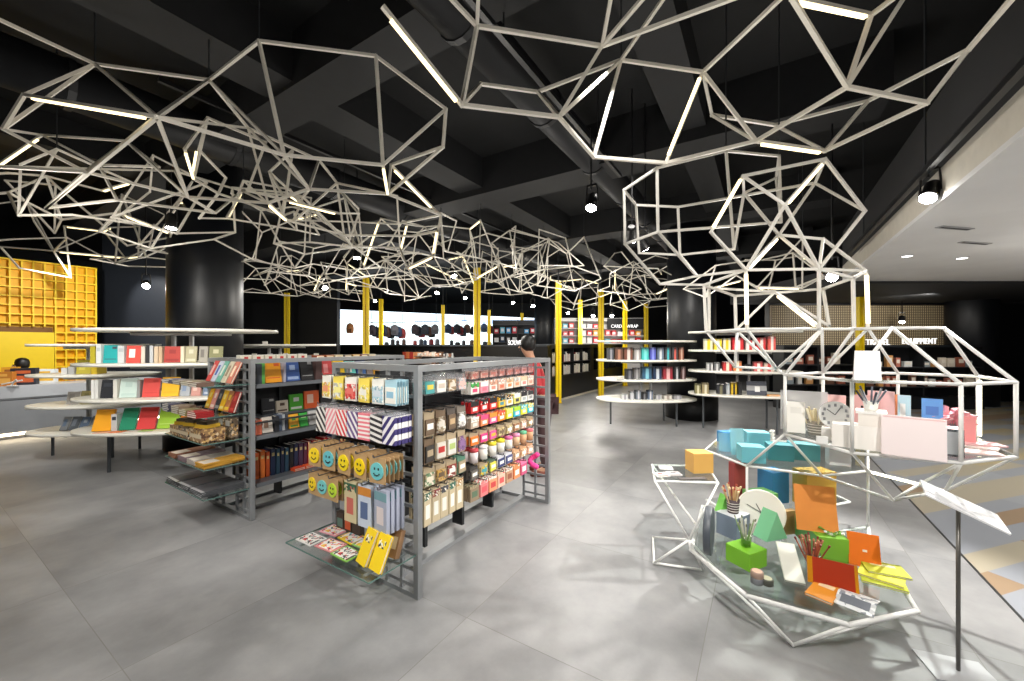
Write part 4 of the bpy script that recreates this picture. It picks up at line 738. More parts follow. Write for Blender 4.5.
row(f - v_ * .08, u_, .579, 'the lowest tier of the bright notebook table', [bk(90, 110, .26, 'orange', (246, 172, 30), None, 0, 22, 'notebook'), bk(111, 117, .2, 'white edged', (206, 208, 210), (60, 64, 70), 0, 20, 'notebook'), bk(117.5, 134, .27, 'emerald green', (24, 140, 104), None, 0, 22, 'notebook'), bk(135, 154, .27, 'red', (222, 62, 62), None, 0, 22, 'notebook'), bk(155.5, 177, .25, 'lime green', (156, 200, 50), (190, 220, 110), 3, 22, 'notebook'), bk(178, 188, .2, 'tangerine', (246, 140, 30), None, 0, 22, 'notebook'), bk(189, 206, .24, 'raspberry', (190, 40, 60), None, 0, 22, 'notebook')], 'notebooks on the lowest tier of the bright table')
for k, (px, c, w) in enumerate(((100, (236, 180, 150), 'peach'), (116, (226, 120, 60), 'orange'), (130, (214, 206, 196), 'ivory'), (145, (150, 180, 90), 'green'), (160, (226, 214, 190), 'cream'))):
    p = (o_ - v_ * .46) + u_ * on_line(px, o_ - v_ * .46, u_); flat_book('greeting_card', '%s card lying flat at the rim of the lowest bright tier' % w, 'card', (p.x, p.y, .576), aA, .15, .09, .006, c, None, 0, 'cards at the rim')
for k, px in enumerate((140, 150, 166)):
    p = o_ + v_ * .05 + u_ * on_line(px, o_ + v_ * .05, u_)
# tiered table B: grey parcels
o_, u_, v_ = frame(cB, aB); f = o_ - v_ * .22
row(f, u_, .386, 'the lowest tier beside the yellow counter', [bk(58, 66, .2, 'grey', (146, 150, 156), (110, 130, 160), 1, 26, 'booklet'), bk(67, 76, .2, 'slate', (110, 116, 126), (150, 160, 176), 1, 26, 'booklet'), bk(77, 86, .19, 'blue grey', (110, 130, 160), (190, 200, 210), 2, 26, 'booklet'), bk(87, 95, .2, 'steel', (130, 140, 150), None, 0, 26, 'booklet'), bk(96, 104, .2, 'pale grey', (170, 174, 180), None, 0, 26, 'booklet')], 'booklets beside the counter')
row(f, u_, .756, 'the second tier beside the yellow counter', [bk(65, 78, .18, 'grey', (160, 156, 150), (140, 136, 130), 1, 10, 'parcel'), bk(79, 90, .19, 'moss', (160, 150, 100), (130, 124, 80), 2, 10, 'parcel'), bk(91, 99, .2, 'drab', (140, 136, 124), None, 0, 10, 'parcel')], 'parcels on the second tier beside the counter')
row(f, u_, 1.186, 'the third tier beside the yellow counter', [bk(61, 67, .09, 'white', (206, 206, 206), None, 0, 4, 'parcel'), bk(68, 74, .11, 'grey', (170, 170, 170), None, 0, 4, 'parcel'), bk(75, 90, .2, 'olive', (176, 164, 60), (200, 190, 90), 1, 6, 'parcel'), bk(91, 97, .22, 'mustard', (196, 170, 40), None, 0, 6, 'parcel')], 'parcels on the third tier beside the counter')
# table C: books standing
o_, u_, v_ = frame(cC, aC); f = o_ - v_ * .25
row(f, u_, 1.186, 'the third tier behind the dark column', [bk(240 + 5.2 * k, 244.8 + 5.2 * k, .2 + .03 * (k % 3), ('white', 'tan', 'ivory', 'pale pink', 'brown', 'grey')[k % 6], ((226, 222, 214), (196, 150, 110), (232, 228, 214), (226, 190, 180), (140, 90, 60), (170, 170, 172))[k % 6], None, 0, 8) for k in range(16)], 'books behind the dark column')
row(f, u_, 1.616, 'the top tier behind the dark column', [bk(262 + 6 * k, 267 + 6 * k, .05 + .015 * (k % 2), ('white', 'red', 'tan')[k % 3], ((230, 226, 220), (200, 70, 60), (190, 150, 110))[k % 3], None, 0, 0, 'gift_box') for k in range(1)], 'small boxes behind the dark column')
# table D: dark boxes with pale bands
o_, u_, v_ = frame(cD, aD); f = o_ - v_ * .3
def dbox(px0, px1, h, word, c, band, z, where, o_=None, u_=None, v_=None, f=None, ang=0, group=None, kind='gift_box', i=0, dep=.12):
    s0, s1 = on_line(px0, f, u_), on_line(px1, f, u_); w = abs(s1 - s0) * .92; p = f + u_ * (s0 + s1) / 2
    mb = MB().box(-w / 2, w / 2, 0, dep, 0, h, 0).box(-w * .15, w * .2, -.001, 0, 0, h, 1).box(-w / 2 - .001, w / 2 + .001, -.001, dep + .001, h * .84, h + .002, 2)
    o = mb.build(kind, [C(*c, .35), C(*band, .4), C(*[int(x * .7) for x in c], .35)], loc=(p.x, p.y, z + .001), rot=(0, 0, ang)); tag(o, '%s %s, %s along %s' % (word, kind.replace('_', ' '), ordi(i), where), 'box', group)
kw = dict(o_=o_, u_=u_, v_=v_, f=f, ang=aD)
for i, e in enumerate([(608, 614, .23, 'dark grey', (70, 72, 80), (150, 150, 156)), (615, 623, .24, 'brown', (96, 60, 44), (170, 120, 96)), (624, 633, .24, 'chestnut', (110, 64, 48), (206, 196, 190)), (634, 641, .23, 'silver', (150, 146, 146), (206, 204, 204)), (636.5 + 5, 649, .24, 'aqua', (64, 180, 176), (120, 210, 206)), (650, 656, .24, 'violet blue', (76, 84, 180), (130, 140, 214)), (657, 664, .24, 'slate', (96, 110, 130), (206, 210, 214)), (665, 671, .24, 'charcoal', (66, 66, 72), (70, 190, 200)), (672, 678, .24, 'graphite', (60, 62, 66), (206, 90, 80)), (679, 684, .24, 'copper', (130, 76, 56), (206, 170, 150))]):
    dbox(*e, 1.31, 'the third tier of the dark box table', **kw, group='boxes on the third dark tier', i=i)
for i, e in enumerate([(626, 633, .2, 'black pouch like', (50, 52, 58), (110, 110, 116)), (634, 640, .22, 'grey', (110, 108, 110), (160, 160, 160)), (642, 652, .24, 'petrol blue', (50, 90, 120), (130, 190, 206)), (653, 662, .24, 'navy', (34, 54, 84), (206, 214, 220)), (663, 673, .24, 'wine red', (150, 44, 56), (226, 180, 180)), (674, 680, .24, 'black', (40, 42, 46), (190, 190, 194)), (680.5, 686, .24, 'dark brown', (70, 46, 44), (170, 150, 150))]):
    dbox(*e, .93, 'the second tier of the dark box table', **kw, group='boxes on the second dark tier', i=i)
for i, e in enumerate([(622, 628, .12, 'white', (206, 208, 210), (150, 150, 156)), (630, 634, .16, 'silver', (170, 174, 180), (206, 206, 210)), (636, 641, .18, 'steel', (120, 130, 144), (206, 206, 210)), (642, 647, .14, 'black', (44, 46, 50), (120, 120, 124)), (648, 653, .18, 'slate blue', (96, 110, 134), (206, 206, 210)), (656, 662, .1, 'pale grey', (186, 188, 190), (150, 150, 156)), (664, 672, .09, 'ivory', (210, 206, 198), (160, 150, 140)), (674, 682, .08, 'grey', (150, 150, 154), (190, 190, 196))]):
    dbox(*e, .53, 'the lowest tier of the dark box table', **kw, group='boxes on the lowest dark tier', i=i, kind='tin_box')
for i in range(5):
    p = o_ - v_ * .46 + u_ * (-.65 + .2 * i); flat_book('sample_card', '%s grey sample card lying at the rim of the second dark tier' % ORD[i], 'card', (p.x, p.y, .931), aD + .3 * i, .12, .08, .01, (150, 152, 156), (206, 206, 206), 0, 'sample cards at the dark rim')
# table E
o_, u_, v_ = frame(cE, aE); f = o_ - v_ * .28; kw = dict(o_=o_, u_=u_, v_=v_, f=f, ang=aE)
for i, e in enumerate([(704, 713, .2, 'white and yellow', (226, 220, 190), (240, 206, 40)), (714, 722, .2, 'yellow and cream', (240, 214, 60), (230, 226, 210)), (723, 731, .21, 'cream', (222, 214, 190), (240, 200, 40)), (732, 744, .22, 'red', (206, 44, 50), (240, 230, 226)), (746, 755, .18, 'white and red', (232, 226, 220), (206, 60, 60)), (757, 766, .22, 'scarlet', (214, 50, 54), (240, 226, 220)), (768, 776, .24, 'coral', (226, 90, 80), (244, 236, 230))]):
    dbox(*e, 1.51, 'the third tier of the gift table', **kw, group='boxes on the third gift tier', i=i)
for i, e in enumerate([(707, 713, .14, 'clear white', (206, 206, 206), (110, 110, 112)), (714, 720, .15, 'grey', (110, 110, 112), (206, 206, 206)), (723, 732, .16, 'red printed', (196, 60, 60), (240, 220, 200)), (733, 742, .18, 'orange printed', (214, 130, 80), (240, 230, 210)), (745, 752, .12, 'black', (34, 34, 38), (70, 70, 74)), (754, 763, .17, 'pink red', (206, 90, 90), (240, 226, 220)), (764, 774, .15, 'cream and red', (222, 200, 186), (200, 70, 70))]):
    dbox(*e, 1.125, 'the second tier of the gift table', **kw, group='boxes on the second gift tier', i=i)
for i, e in enumerate([(695, 701, .18, 'olive printed', (130, 124, 84), (206, 200, 170)), (702, 709, .2, 'tan printed', (150, 136, 100), (210, 204, 180)), (717, 725, .18, 'dark', (50, 52, 58), (120, 116, 90)), (726, 730, .2, 'clear grey', (150, 156, 160), (196, 200, 200)), (731, 737, .22, 'yellow and black', (206, 170, 40), (30, 30, 32)), (738, 742, .23, 'black', (26, 26, 28), (50, 50, 52))]):
    dbox(*e, .69, 'the lowest tier of the gift table', **kw, group='boxes on the lowest gift tier', i=i)
# striped charcoal tent card, orange book
p = f + u_ * on_line(757, f, u_)
o = MB().prism([(-.17, 0), (.17, 0), (.15, .02), (-.15, .02)], 0, .01).box(-.16, .16, 0, .012, 0, .25, 0).box(-.16, .16, -.001, 0, .08, .17, 1).box(-.03, .05, -.002, -.001, .06, .16, 2).build('shirt_box', [C(66, 70, 82), C(150, 152, 154), C(226, 226, 224)], loc=(p.x, p.y, .695), rot=(RAD(-10), 0, aE)); tag(o, 'charcoal box front with grey band on the lowest gift tier', 'box')
p = f - v_ * .1 + u_ * on_line(775, f - v_ * .1, u_); flat_book('notebook', 'orange notebook lying flat at the end of the lowest gift tier', 'notebook', (p.x, p.y, .692), aE, .2, .14, .02, (240, 160, 50))
# ------------------------------------------------------------------ wire display stand
ZT, ZB, ZW, ZM, ZC, ZR = .2, .34, .62, .7, 1.0, 1.4
S = {}
def addn(z, **kw):
    for k, (px, py) in kw.items(): S[k] = PZ(px, py, z)
addn(ZT, T1=(691, 550), T2=(747, 596), T3=(849, 625), T4=(917, 611), T5=(892, 569), T6=(872, 557), T8=(697, 527), T9=(868, 527))
addn(.015, K=(793, 645), K2=(654, 563), K1=(653, 537), K3=(703, 570), K4=(720, 573))
addn(ZW, w1=(652, 465), w2=(655, 481), w3=(718, 483)); S['w4'] = S['w1'] + S['w3'] - S['w2']
S['w5'] = PZ(689, 540, .25); S['w6'] = PZ(697, 526, .3)
addn(ZM, M0=(720, 437), M1=(705, 450), M2=(747, 466), M3=(822, 476), M4=(868, 471)); S['M5'] = P(868, 440, 3.5); S['M5'].z = ZM
addn(ZC, C1=(785, 434), C2=(852, 453), C3=(961, 463), C4=(1016, 457), C5=(978, 439), C6=(898, 430), C7=(823, 428))
for k in '1234567':
    S['R' + k] = Vector((S['C' + k].x, S['C' + k].y, ZR))
S['N1'] = PZ(893, 500, .6); S['N2'] = PZ(920, 484, .7); S['N3'] = PZ(945, 491, .68)
for k, v in dict(c5=(892, 328, 2.35), c6=(944, 328, 2.5), c4=(822, 329, 2.62), c3=(868, 328.5, 2.75), c2=(737, 331, 3.0), c1=(747, 329, 2.7), c0=(707, 332, 3.0), c7=(854, 329, 2.55)).items(): S[k] = P(*v)
S['d1'] = P(735, 367, 3.0); S['d2'] = P(777, 369, 2.9)
for k, m in (('f1', 'M2'), ('f2', 'M4')): S[k] = Vector((S[m].x, S[m].y, ZT))
S['f3'] = Vector((S['M1'].x, S['M1'].y + .05, ZT)); S['f4'] = PZ(831, 533, ZT)
for k, (px, py) in dict(B1=(707, 500), B2=(722, 509), B3=(788, 514), B6=(850, 502)).items(): S[k] = PZ(px, py, ZB)
S['B4'] = Vector((S['B6'].x + .0, S['B6'].y + .3, ZB)); S['B5'] = Vector((S['B2'].x + .05, S['B2'].y + .2, ZB))
ES = parse('T1-T2 T2-T3 T3-T4 T4-T5 T5-T6 T6-T9 T9-f4 T8-T1 T8-f3 f3-f4 K-T2 K-T3 K-T4 K-T1 K1-K2 K2-K3 K3-w5 K1-w5 K2-w5 K4-w5 K4-T1 w1-w2 w2-w3 w3-w4 w4-w1 w2-w5 w3-w5 w1-w6 w5-w6 w6-T8 w5-T1 '
           'M0-M1 M1-M2 M2-M3 M3-M4 M4-M5 M5-M0 M2-f1 M4-T9 M2-C1 M3-C1 M3-N1 M4-N1 M4-N2 M4-C2 N1-C2 N1-N2 N1-N3 N2-C3 N3-C3 N3-C4 N2-N3 '
           'C1-C2 C2-C3 C3-C4 C4-C5 C5-C6 C6-C7 C7-C1 R1-R2 R2-R3 R3-R4 R4-R5 R5-R6 R6-R7 R7-R1 C1-R1 C2-R2 C3-R3 C4-R4 C5-R5 C6-R6 C7-R7 '
           'c0-c1 c1-c4 c4-c7 c7-c5 c5-c6 c2-c1 c0-c2 c3-c5 c3-c7 c5-R2 c5-R3 c6-R4 c6-R5 c3-R6 c7-R7 c4-R1 c4-R7 c3-R7 c0-d1 c2-d1 c1-d2 c2-d2 d2-R1 d1-d2 c4-d2 B1-B2 B2-B3 B3-B6 B6-B4')
ES = [e for e in ES if e[0] in S and e[1] in S]
base = Vector((1.9, 2.6, 0))
st = thing('wire_display_stand', 'white wire frame display stand with glass shelves and colourful paper goods', 'display stand', base)
rest = MB(); k = 0
for a, b in ES:
    p, q = S[a] - base, S[b] - base; w = .024 if a[0] + b[0] in ('TT',) else .0155 if a[0] in 'KwMNB' else .018
    (MB() if k < 100 else rest).bar(p, q, w, n=8, ext=.006, smooth=True).build('rod', STANDROD, st) if k < 100 else rest.bar(p, q, w, n=8, smooth=True)
    k += 1
if rest.v: r_ = rest.build('rods_beyond', STANDROD, st); r_['kind'] = 'stuff'
for a, b in (('M4', 'N2'), ('C5', 'R5')):
    p, q = S[a] - base, S[b] - base; d = q - p; MB().bar(p + d * .06 + Vector((-.012, -.02, 0)), q - d * .06 + Vector((-.012, -.02, 0)), .012).build('light_tube', emit('stand_tube', (1, .92, .62), 5), st)
def plate(names, z, th=.006, shrink=.97):
    ps = [S[n] for n in names]; c = sum(ps, Vector()) / len(ps); poly = [((c.x + (p.x - c.x) * shrink) - base.x, (c.y + (p.y - c.y) * shrink) - base.y) for p in ps]
    if sum(poly[i][0] * poly[(i + 1) % len(poly)][1] - poly[(i + 1) % len(poly)][0] * poly[i][1] for i in range(len(poly))) < 0: poly = poly[::-1]
    MB().prism(poly, z, z + th, 0, 0).build('glass_shelf', GLASS, st)
gt = ZT + .0205
plate(['T1', 'T2', 'T3', 'T4', 'T5', 'T6', 'T9', 'f4', 'f3', 'T8'], ZT + .014)
plate(['w1', 'w2', 'w3', 'w4'], ZW + .008)
plate(['M0', 'M1', 'M2', 'M3', 'M4', 'M5'], ZM + .008)
plate(['C1', 'C2', 'C3', 'C4', 'C5', 'C6', 'C7'], ZC + .009)
plate(['B1', 'B2', 'B3', 'B6', 'B4', 'B5'], ZB + .006)
gw, gm_, gc, gb, gr = ZW + .0145, ZM + .0145, ZC + .0155, ZB + .0125, ZR + .012
MB().box(-.1, .1, -.07, .07, 0, .005).build('glass_shelf', GLASS, st, loc=PZ(866, 381, ZR + .008) - base)
def face(p): return math.atan2(p.x, -p.y) + math.pi + math.pi if False else -math.atan2(p.x, p.y)   # turn so that -y faces the viewpoint
def block(name, label, cat, p, w, d, h, col, rz=0, bevel=.003, extra=None, mats=(), group=None, tilt=0):
    mb = MB().box(-w / 2, w / 2, -d / 2, d / 2, 0, h, 0)
    if extra: extra(mb)
    p = Vector(p) + Vector((0, 0, abs(math.sin(RAD(tilt))) * d / 2 + .0005))
    o = mb.build(name, [C(*col) if isinstance(col, tuple) else col] + [C(*m) if isinstance(m, tuple) else m for m in mats], loc=p, rot=(RAD(-tilt), 0, rz), bevel=bevel); return tag(o, label, cat, group)
G_ = lambda px, py, z: PZ(px, py, z)
# --- on the tray
p = G_(746, 563, gt); block('gift_box', 'lime green cube carrying a glass of green brushes on the glass tray', 'box', p, .165, .16, .108, (122, 188, 40), RAD(24))
def cup(name, label, cat, p, r, h, mats, n, sl, scol, tips=None, spread=.35, band=0, sr=.0028, hd=None):
    t = thing(name, label, cat, p)
    MB().lathe([(r * .78, 0), (r * .8, .004), (r, h), (r * .93, h), (r * .74, .006)], 20, 0).build('tumbler', mats[0], t)
    if len(mats) > 1: MB().lathe([(r * .735, .006), (r * .735 + (r * .2) * .45, h * .5)], 20, 0).build('filling', mats[1], t)
    if band:
        mb = MB()
        for k in range(band): z = h * (.15 + .75 * k / band); rr = r * (.8 + .2 * z / h) + .001; mb.lathe([(rr, z), (rr, z + h * .05)], 20, 0, cap=False)
        mb.build('stripe_band', C(236, 232, 226), t)
    rnd = random.Random(int(p.x * 1000))
    for k in range(n):
        a = 2 * math.pi * k / n + rnd.uniform(-.2, .2); q = rnd.uniform(.35, 1); lean = Vector((math.cos(a), math.sin(a), 0)) * q
        b0 = Vector((math.cos(a), math.sin(a), 0)) * r * .3 * q + Vector((0, 0, .006)); top = lean * r * 1.25 + Vector((0, 0, h)) ; top = b0 + (top - b0) * (sl * rnd.uniform(.88, 1.08) / (top - b0).length)
        s = MB().bar(b0, top, sr * 2, n=6).build('stick', C(*(scol[k % len(scol)])), t)
        if tips: d = (top - b0).normalized(); MB().bar(top, top + d * .016, sr * 3.0, n=6).build('tip', C(*tips[k % len(tips)]), s)
    return t
p = G_(743, 545, gt + .108); p = G_(746, 563, gt); p = Vector((p.x, p.y, gt + .1085))
cup('brush_tumbler', 'clear tumbler of green paint brushes standing on the lime cube', 'tumbler', p, .035, .085, [ACRY, C(96, 160, 40)], 13, .15, [(196, 196, 180), (140, 170, 110), (226, 226, 216)], [(110, 116, 90), (150, 156, 130), (226, 226, 220)])
# mint prism on a clear riser, pale runner leaning from it
p = Vector((1.72, 2.655, gt))
block('acrylic_riser', 'clear acrylic riser block beneath the mint triangular prism', 'riser', p, .17, .1, .1, ACRY, RAD(17), 0)
def prism_tri(p, w, h, l, col, name, label, rz):
    mb = MB().add([(-l / 2, -w / 2, 0), (-l / 2, w / 2, 0), (-l / 2, 0, h), (l / 2, -w / 2, 0), (l / 2, w / 2, 0), (l / 2, 0, h)], [(0, 2, 1), (3, 4, 5), (0, 3, 5, 2), (1, 2, 5, 4), (0, 1, 4, 3)], 0)
    o = mb.build(name, C(*col), loc=p, rot=(0, 0, rz), bevel=.002); return tag(o, label, 'box')
prism_tri(Vector((p.x, p.y, gt + .1025)), .18, .18, .105, (132, 206, 158), 'prism_box', 'mint green triangular prism box on the clear riser', RAD(-73))
r0 = Vector((1.635, 2.30, gt)); 
o = MB().box(-.05, .05, -.007, .007, 0, .29, 0).box(-.046, .046, -.0075, -.007, .01, .28, 1).build('fabric_sample', [C(206, 208, 196, .8), C(214, 214, 204, .8, 0, .12)], loc=r0 + Vector((0, 0, .007)), rot=(RAD(-69), 0, RAD(-24)), bevel=.003); tag(o, 'pale grey padded strip leaning against the clear riser under the mint prism', 'fabric strip')
# charcoal disc standing on edge
p = G_(709, 553, gt); r = .152
M = Matrix.Rotation(RAD(58), 4, 'Z') @ Matrix.Rotation(RAD(90), 4, 'X') @ Matrix.Translation((0, 0, -.022))
mb = MB().lathe([(r - .004, 0), (r, .004), (r, .04), (r - .004, .044)], 44, 0, M=M).lathe([(r * .9, -.001), (r * .9, .0)], 40, 1, M=M).lathe([(.008, -.012), (.008, 0)], 10, 1, M=M)
t = thing('wall_clock', 'charcoal round clock standing edge-on at the tray end beside the wing table', 'clock', (p.x, p.y, gt + r)); mb.build('clock_case', [C(72, 78, 86, .45), C(60, 65, 72, .5)], t)
MB().bar(M @ Vector((0, 0, -.006)), M @ Vector((.09, .03, -.006)), .006).bar(M @ Vector((0, 0, -.006)), M @ Vector((-.03, .07, -.006)), .006).build('clock_hand', C(30, 32, 34), t)
# blue grey box with striped cup
p = G_(733, 534, gt); block('gift_box', 'blue grey cube under the striped pencil cup on the glass tray', 'box', p, .17, .15, .155, (120, 134, 152), RAD(30), extra=lambda m: m.box(-.085, .085, -.075, .075, .1555, .158, 1), mats=((214, 218, 222),))
cup('pencil_cup', 'dark striped cup of natural wood pencils on the blue grey cube', 'cup', Vector((p.x, p.y, gt + .1585)), .045, .1, [C(70, 52, 56)], 13, .17, [(206, 170, 120), (226, 200, 160), (190, 150, 104)], [(236, 214, 170), (190, 90, 70)], band=4, sr=.004)
# white clock leaning back
p = G_(771, 543, gt); r = .16
t = thing('wall_clock', 'large white round clock leaning behind the mint prism', 'clock', (p.x, p.y + .1, gt)); t.rotation_euler = (RAD(-14), 0, RAD(-18)); M = Matrix.Translation((0, 0, r)) @ Matrix.Rotation(RAD(90), 4, 'X') @ Matrix.Translation((0, 0, -.012))
MB().lathe([(r - .003, 0), (r, .004), (r, .026), (r - .004, .03)], 48, 0, M=M).build('clock_case', C(246, 244, 236, .5, 0, 0), t)
MB().bar(M @ Vector((0, 0, .034)), M @ Vector((-.09, .05, .034)), .005).bar(M @ Vector((0, 0, .034)), M @ Vector((-.03, .06, .034)), .005).lathe([(.008, .03), (.008, .036)], 12, M=M).build('clock_hand', C(90, 84, 78), t)
o = MB().box(-.045, .045, -.02, .02, 0, .17).build('wooden_block', C(190, 150, 100, .6, 0, .15), loc=G_(789, 533, gt) + Vector((0, .0, 0)), rot=(0, 0, .2)); tag(o, 'narrow plain wood block beside the big white clock', 'block')
# small things behind on the low back shelf
pb = lambda px, d: Vector(((px - CX) * d / F, d, gb))
block('gift_box', 'bright blue tall box on the back glass shelf below the blue parcels', 'box', pb(773, 3.2), .155, .15, .245, (54, 134, 190), RAD(12))
block('gift_box', 'soft green box beside the bright blue tall box', 'box', pb(760, 3.02), .19, .14, .14, (126, 196, 112), RAD(12))
block('book_box', 'dark red tall box standing behind the striped pencil cup', 'box', pb(737, 3.12), .095, .07, .33, (146, 56, 54), RAD(8))
block('gift_box', 'mustard yellow box half hidden behind the orange canvas', 'box', pb(814, 3.12), .25, .14, .27, (214, 166, 64), RAD(6))
o = MB().add([(-.05, 0, 0), (.05, 0, 0), (.0, 0, .13), (-.05, .06, 0), (.05, .06, 0), (0, .06, .13)], [(0, 1, 2), (3, 5, 4), (0, 3, 4, 1), (1, 4, 5, 2), (0, 2, 5, 3)]).build('prism_box', C(124, 206, 90), loc=pb(726, 2.96) + Vector((0, 0, 0)), rot=(0, 0, .2)); tag(o, 'little leaf green triangular box at the end of the back glass shelf', 'box')
# lime long box with orange canvas
L0 = G_(823, 564, gt); L1_ = G_(843, 560, gt); Lb = G_(795, 532, gt)
u = (L1_ - L0); u.z = 0; vv = (Lb - L0); vv.z = 0; ln_ = .36; vv = vv.normalized() * ln_; u = u.normalized() * .17
rz = math.atan2(vv.y, vv.x) - math.pi / 2
c = L0 + (u + vv) / 2
block('gift_box', 'long lime green box on the tray carrying the orange canvas', 'box', c, .17, ln_, .15, (128, 190, 60), rz, extra=lambda m: m.box(-.0855, -.085, -.18, .18, 0, .15, 1), mats=((104, 176, 100),))
cz = Vector((L0.x, L0.y, gt + .1505)) + vv * .32 + u * .3
cz = G_(818, 532, gt + .151)
t = thing('canvas_panel', 'orange canvas panel leaning back on top of the long lime box', 'panel', cz); t.rotation_euler = (RAD(-16), 0, RAD(-20))
MB().box(-.115, .115, 0, .012, 0, .29, 0).build('panel_board', C(240, 150, 66, .6, 0, .1), t); MB().box(.06, .1, .012, .05, 0, .12).build('easel_leg', ACRY, t)
cup('leafy_sprig', 'small white flowered sprig in a low dish on the lime box', 'plant', Vector((L0.x, L0.y, gt + .151)) + vv * .14 + u * .6, .035, .018, [C(236, 236, 230)], 7, .05, [(90, 150, 60)], [(246, 246, 240), (120, 170, 70)], sr=.004)
# orange notebook standing
put_book('notebook', 'vivid orange notebook with a white button leaning at the end of the lime box', 'notebook', G_(858, 567, gt) + Vector((.035, -.01, .001)), RAD(-22) - .1, .155, .195, .018, (246, 122, 14), (250, 236, 220), 4, 16)
# pencils jar
cup('pencil_jar', 'clear jar of reddish wood pencils behind the red folder', 'jar', G_(812, 568, gt), .045, .1, [ACRY], 20, .165, [(176, 92, 66), (196, 112, 84), (150, 76, 60)], [(206, 140, 110), (130, 50, 44)], sr=.0035)
# red folder
p = G_(833, 589, gt)
o = MB().box(-.115, .115, 0, .012, 0, .14, 0).box(-.115, -.09, -.0008, 0, 0, .14, 1).box(.1, .115, -.0008, 0, 0, .14, 1).box(-.115, .115, .012, .0125, 0, .14, 2).build('document_case', [C(206, 66, 30, .3), C(240, 160, 20, .3), C(240, 170, 40)], loc=p + Vector((0, 0, .007)), rot=(RAD(-22), 0, RAD(-31))); tag(o, 'red and amber clear document case propped upright on the glass tray', 'case')
MB().box(-.115, .115, -.004, -.002, .0, .15).build('acrylic_stand', clear('clear_sleeve', (.96, .96, .96), .4), o)
# orange booklet flat, brochure, yellow green folders, tins
flat_book('booklet', 'orange booklet with white prints lying nearest the tray edge', 'booklet', G_(818, 600, gt), RAD(-52), .12, .22, .014, (232, 150, 44), (244, 220, 180), 0)
t = thing('brochure', 'white and grey folded brochure lying open beside the orange booklet', 'brochure', G_(857, 602, gt)); t.rotation_euler = (0, 0, RAD(-50))
MB().add([(-.08, -.1, .002), (.08, -.1, .002), (.08, .0, .03), (-.08, .0, .03), (-.08, .1, .002), (.08, .1, .002)], [(0, 1, 2, 3), (3, 2, 5, 4)]).add([(-.08, -.1, 0), (.08, -.1, 0), (.08, 0, .028), (-.08, 0, .028), (-.08, .1, 0), (.08, .1, 0)], [(3, 2, 1, 0), (4, 5, 2, 3)]).build('paper_sheet', speckle('print_grey', (236, 238, 240), [(150, 156, 166), (206, 208, 212)], 40), t)
MB().box(-.06, .06, -.0, .0015, 0, .06).build('printed_panel', C(110, 116, 126), t, loc=(0, -.075, .0115), rot=(RAD(-74), 0, 0))
for k, (px, py, rz, c) in enumerate(((885, 588, -35, (196, 206, 60)), (880, 584, -48, (216, 214, 70)), (890, 581, -25, (186, 190, 50)))):
    flat_book('paper_folder', '%s folder of three yellow green ones lying at the tray corner' % ('lowest', 'middle', 'topmost')[k], 'folder', G_(px, py, gt) + Vector((0, 0, .0125 * k)), RAD(rz), .2, .15, .012, c, (226, 226, 170) if k == 2 else None, 0)
for k, (px, py, z, c) in enumerate(((757, 583, 0, (130, 132, 136)), (767, 584, 0, (90, 92, 84)), (757, 578, .036, (176, 150, 136)))):
    o = MB().lathe([(.032, 0), (.034, .003), (.034, .03), (.03, .035)], 20, 0).lathe([(.026, .035), (.026, .036)], 18, 1).build('paint_tin', [C(*c, .35, .3), C(232, 190, 166) if k == 2 else C(200, 200, 170)], loc=G_(757 if k == 2 else px, 583 if k == 2 else py, gt) + Vector((0, 0, z))); tag(o, ('silver grey small round tin under the peach lidded one', 'olive dark small round tin beside the stacked pair', 'peach lidded small tin stacked on the silver one')[k], 'tin')
# --- on the wing table
p = G_(699, 471, gw); block('gift_box', 'tan cardboard cube on the small glass wing table', 'box', p, .155, .13, .15, (222, 172, 92), RAD(4))
MB()
flat_book('magazine', 'dark magazine strip lying before the tan cube', 'magazine', G_(694, 480, gw), RAD(4), .2, .045, .006, (96, 92, 92), None, 0)
for k, (px, py, c) in enumerate(((664, 477, (230, 226, 222)), (676, 476, (206, 200, 200)), (667, 470, (214, 214, 214)))):
    flat_book('magazine', '%s pale magazine lying on the wing table corner' % ('red printed', 'grey printed', 'plain')[k], 'magazine', G_(px, py, gw), RAD(6 - 8 * k), .1, .09, .006, c, ((200, 60, 56), (120, 120, 124), None)[k], 2)
# --- blue parcels on the middle shelf
gp = lambda px, py: G_(px, py, gm_)
CY_ = (126, 200, 212)
block('gift_box', 'cyan box standing foremost among the blue parcels', 'box', gp(751, 461), .165, .13, .12, (110, 188, 202), RAD(-14))
block('gift_box', 'sky blue box set behind the foremost cyan box', 'box', gp(756, 451), .17, .13, .165, (132, 206, 220), RAD(-14))
block('document_case', 'pale blue clear case leaning at the outer end of the blue parcels', 'case', gp(727, 452), .12, .012, .15, clear('blue_acrylic', (.55, .82, .92), .3, .05, (.5, .8, .9), .35), RAD(-20), 0, tilt=14)
block('document_case', 'light aqua clear case leaning behind the pale blue one', 'case', gp(738, 455), .1, .012, .21, clear('aqua_acrylic', (.6, .88, .92), .3, .05, (.55, .85, .9), .4), RAD(-10), 0, tilt=10)
block('gift_box', 'deep blue small box at the back corner of the blue parcels', 'box', gp(726, 442), .13, .08, .1, (70, 140, 190), RAD(10))
block('gift_box', 'teal box beneath the cage corner among the blue parcels', 'box', gp(779, 459), .17, .12, .12, (74, 150, 160), RAD(-20))
block('gift_box', 'dusky teal long box farthest along the blue parcels', 'box', gp(803, 459), .19, .12, .125, (84, 158, 166), RAD(-22))
block('acrylic_block', 'clear acrylic block past the dusky teal box', 'block', gp(838, 464), .13, .1, .14, FROST, RAD(-24), 0)
o = MB()
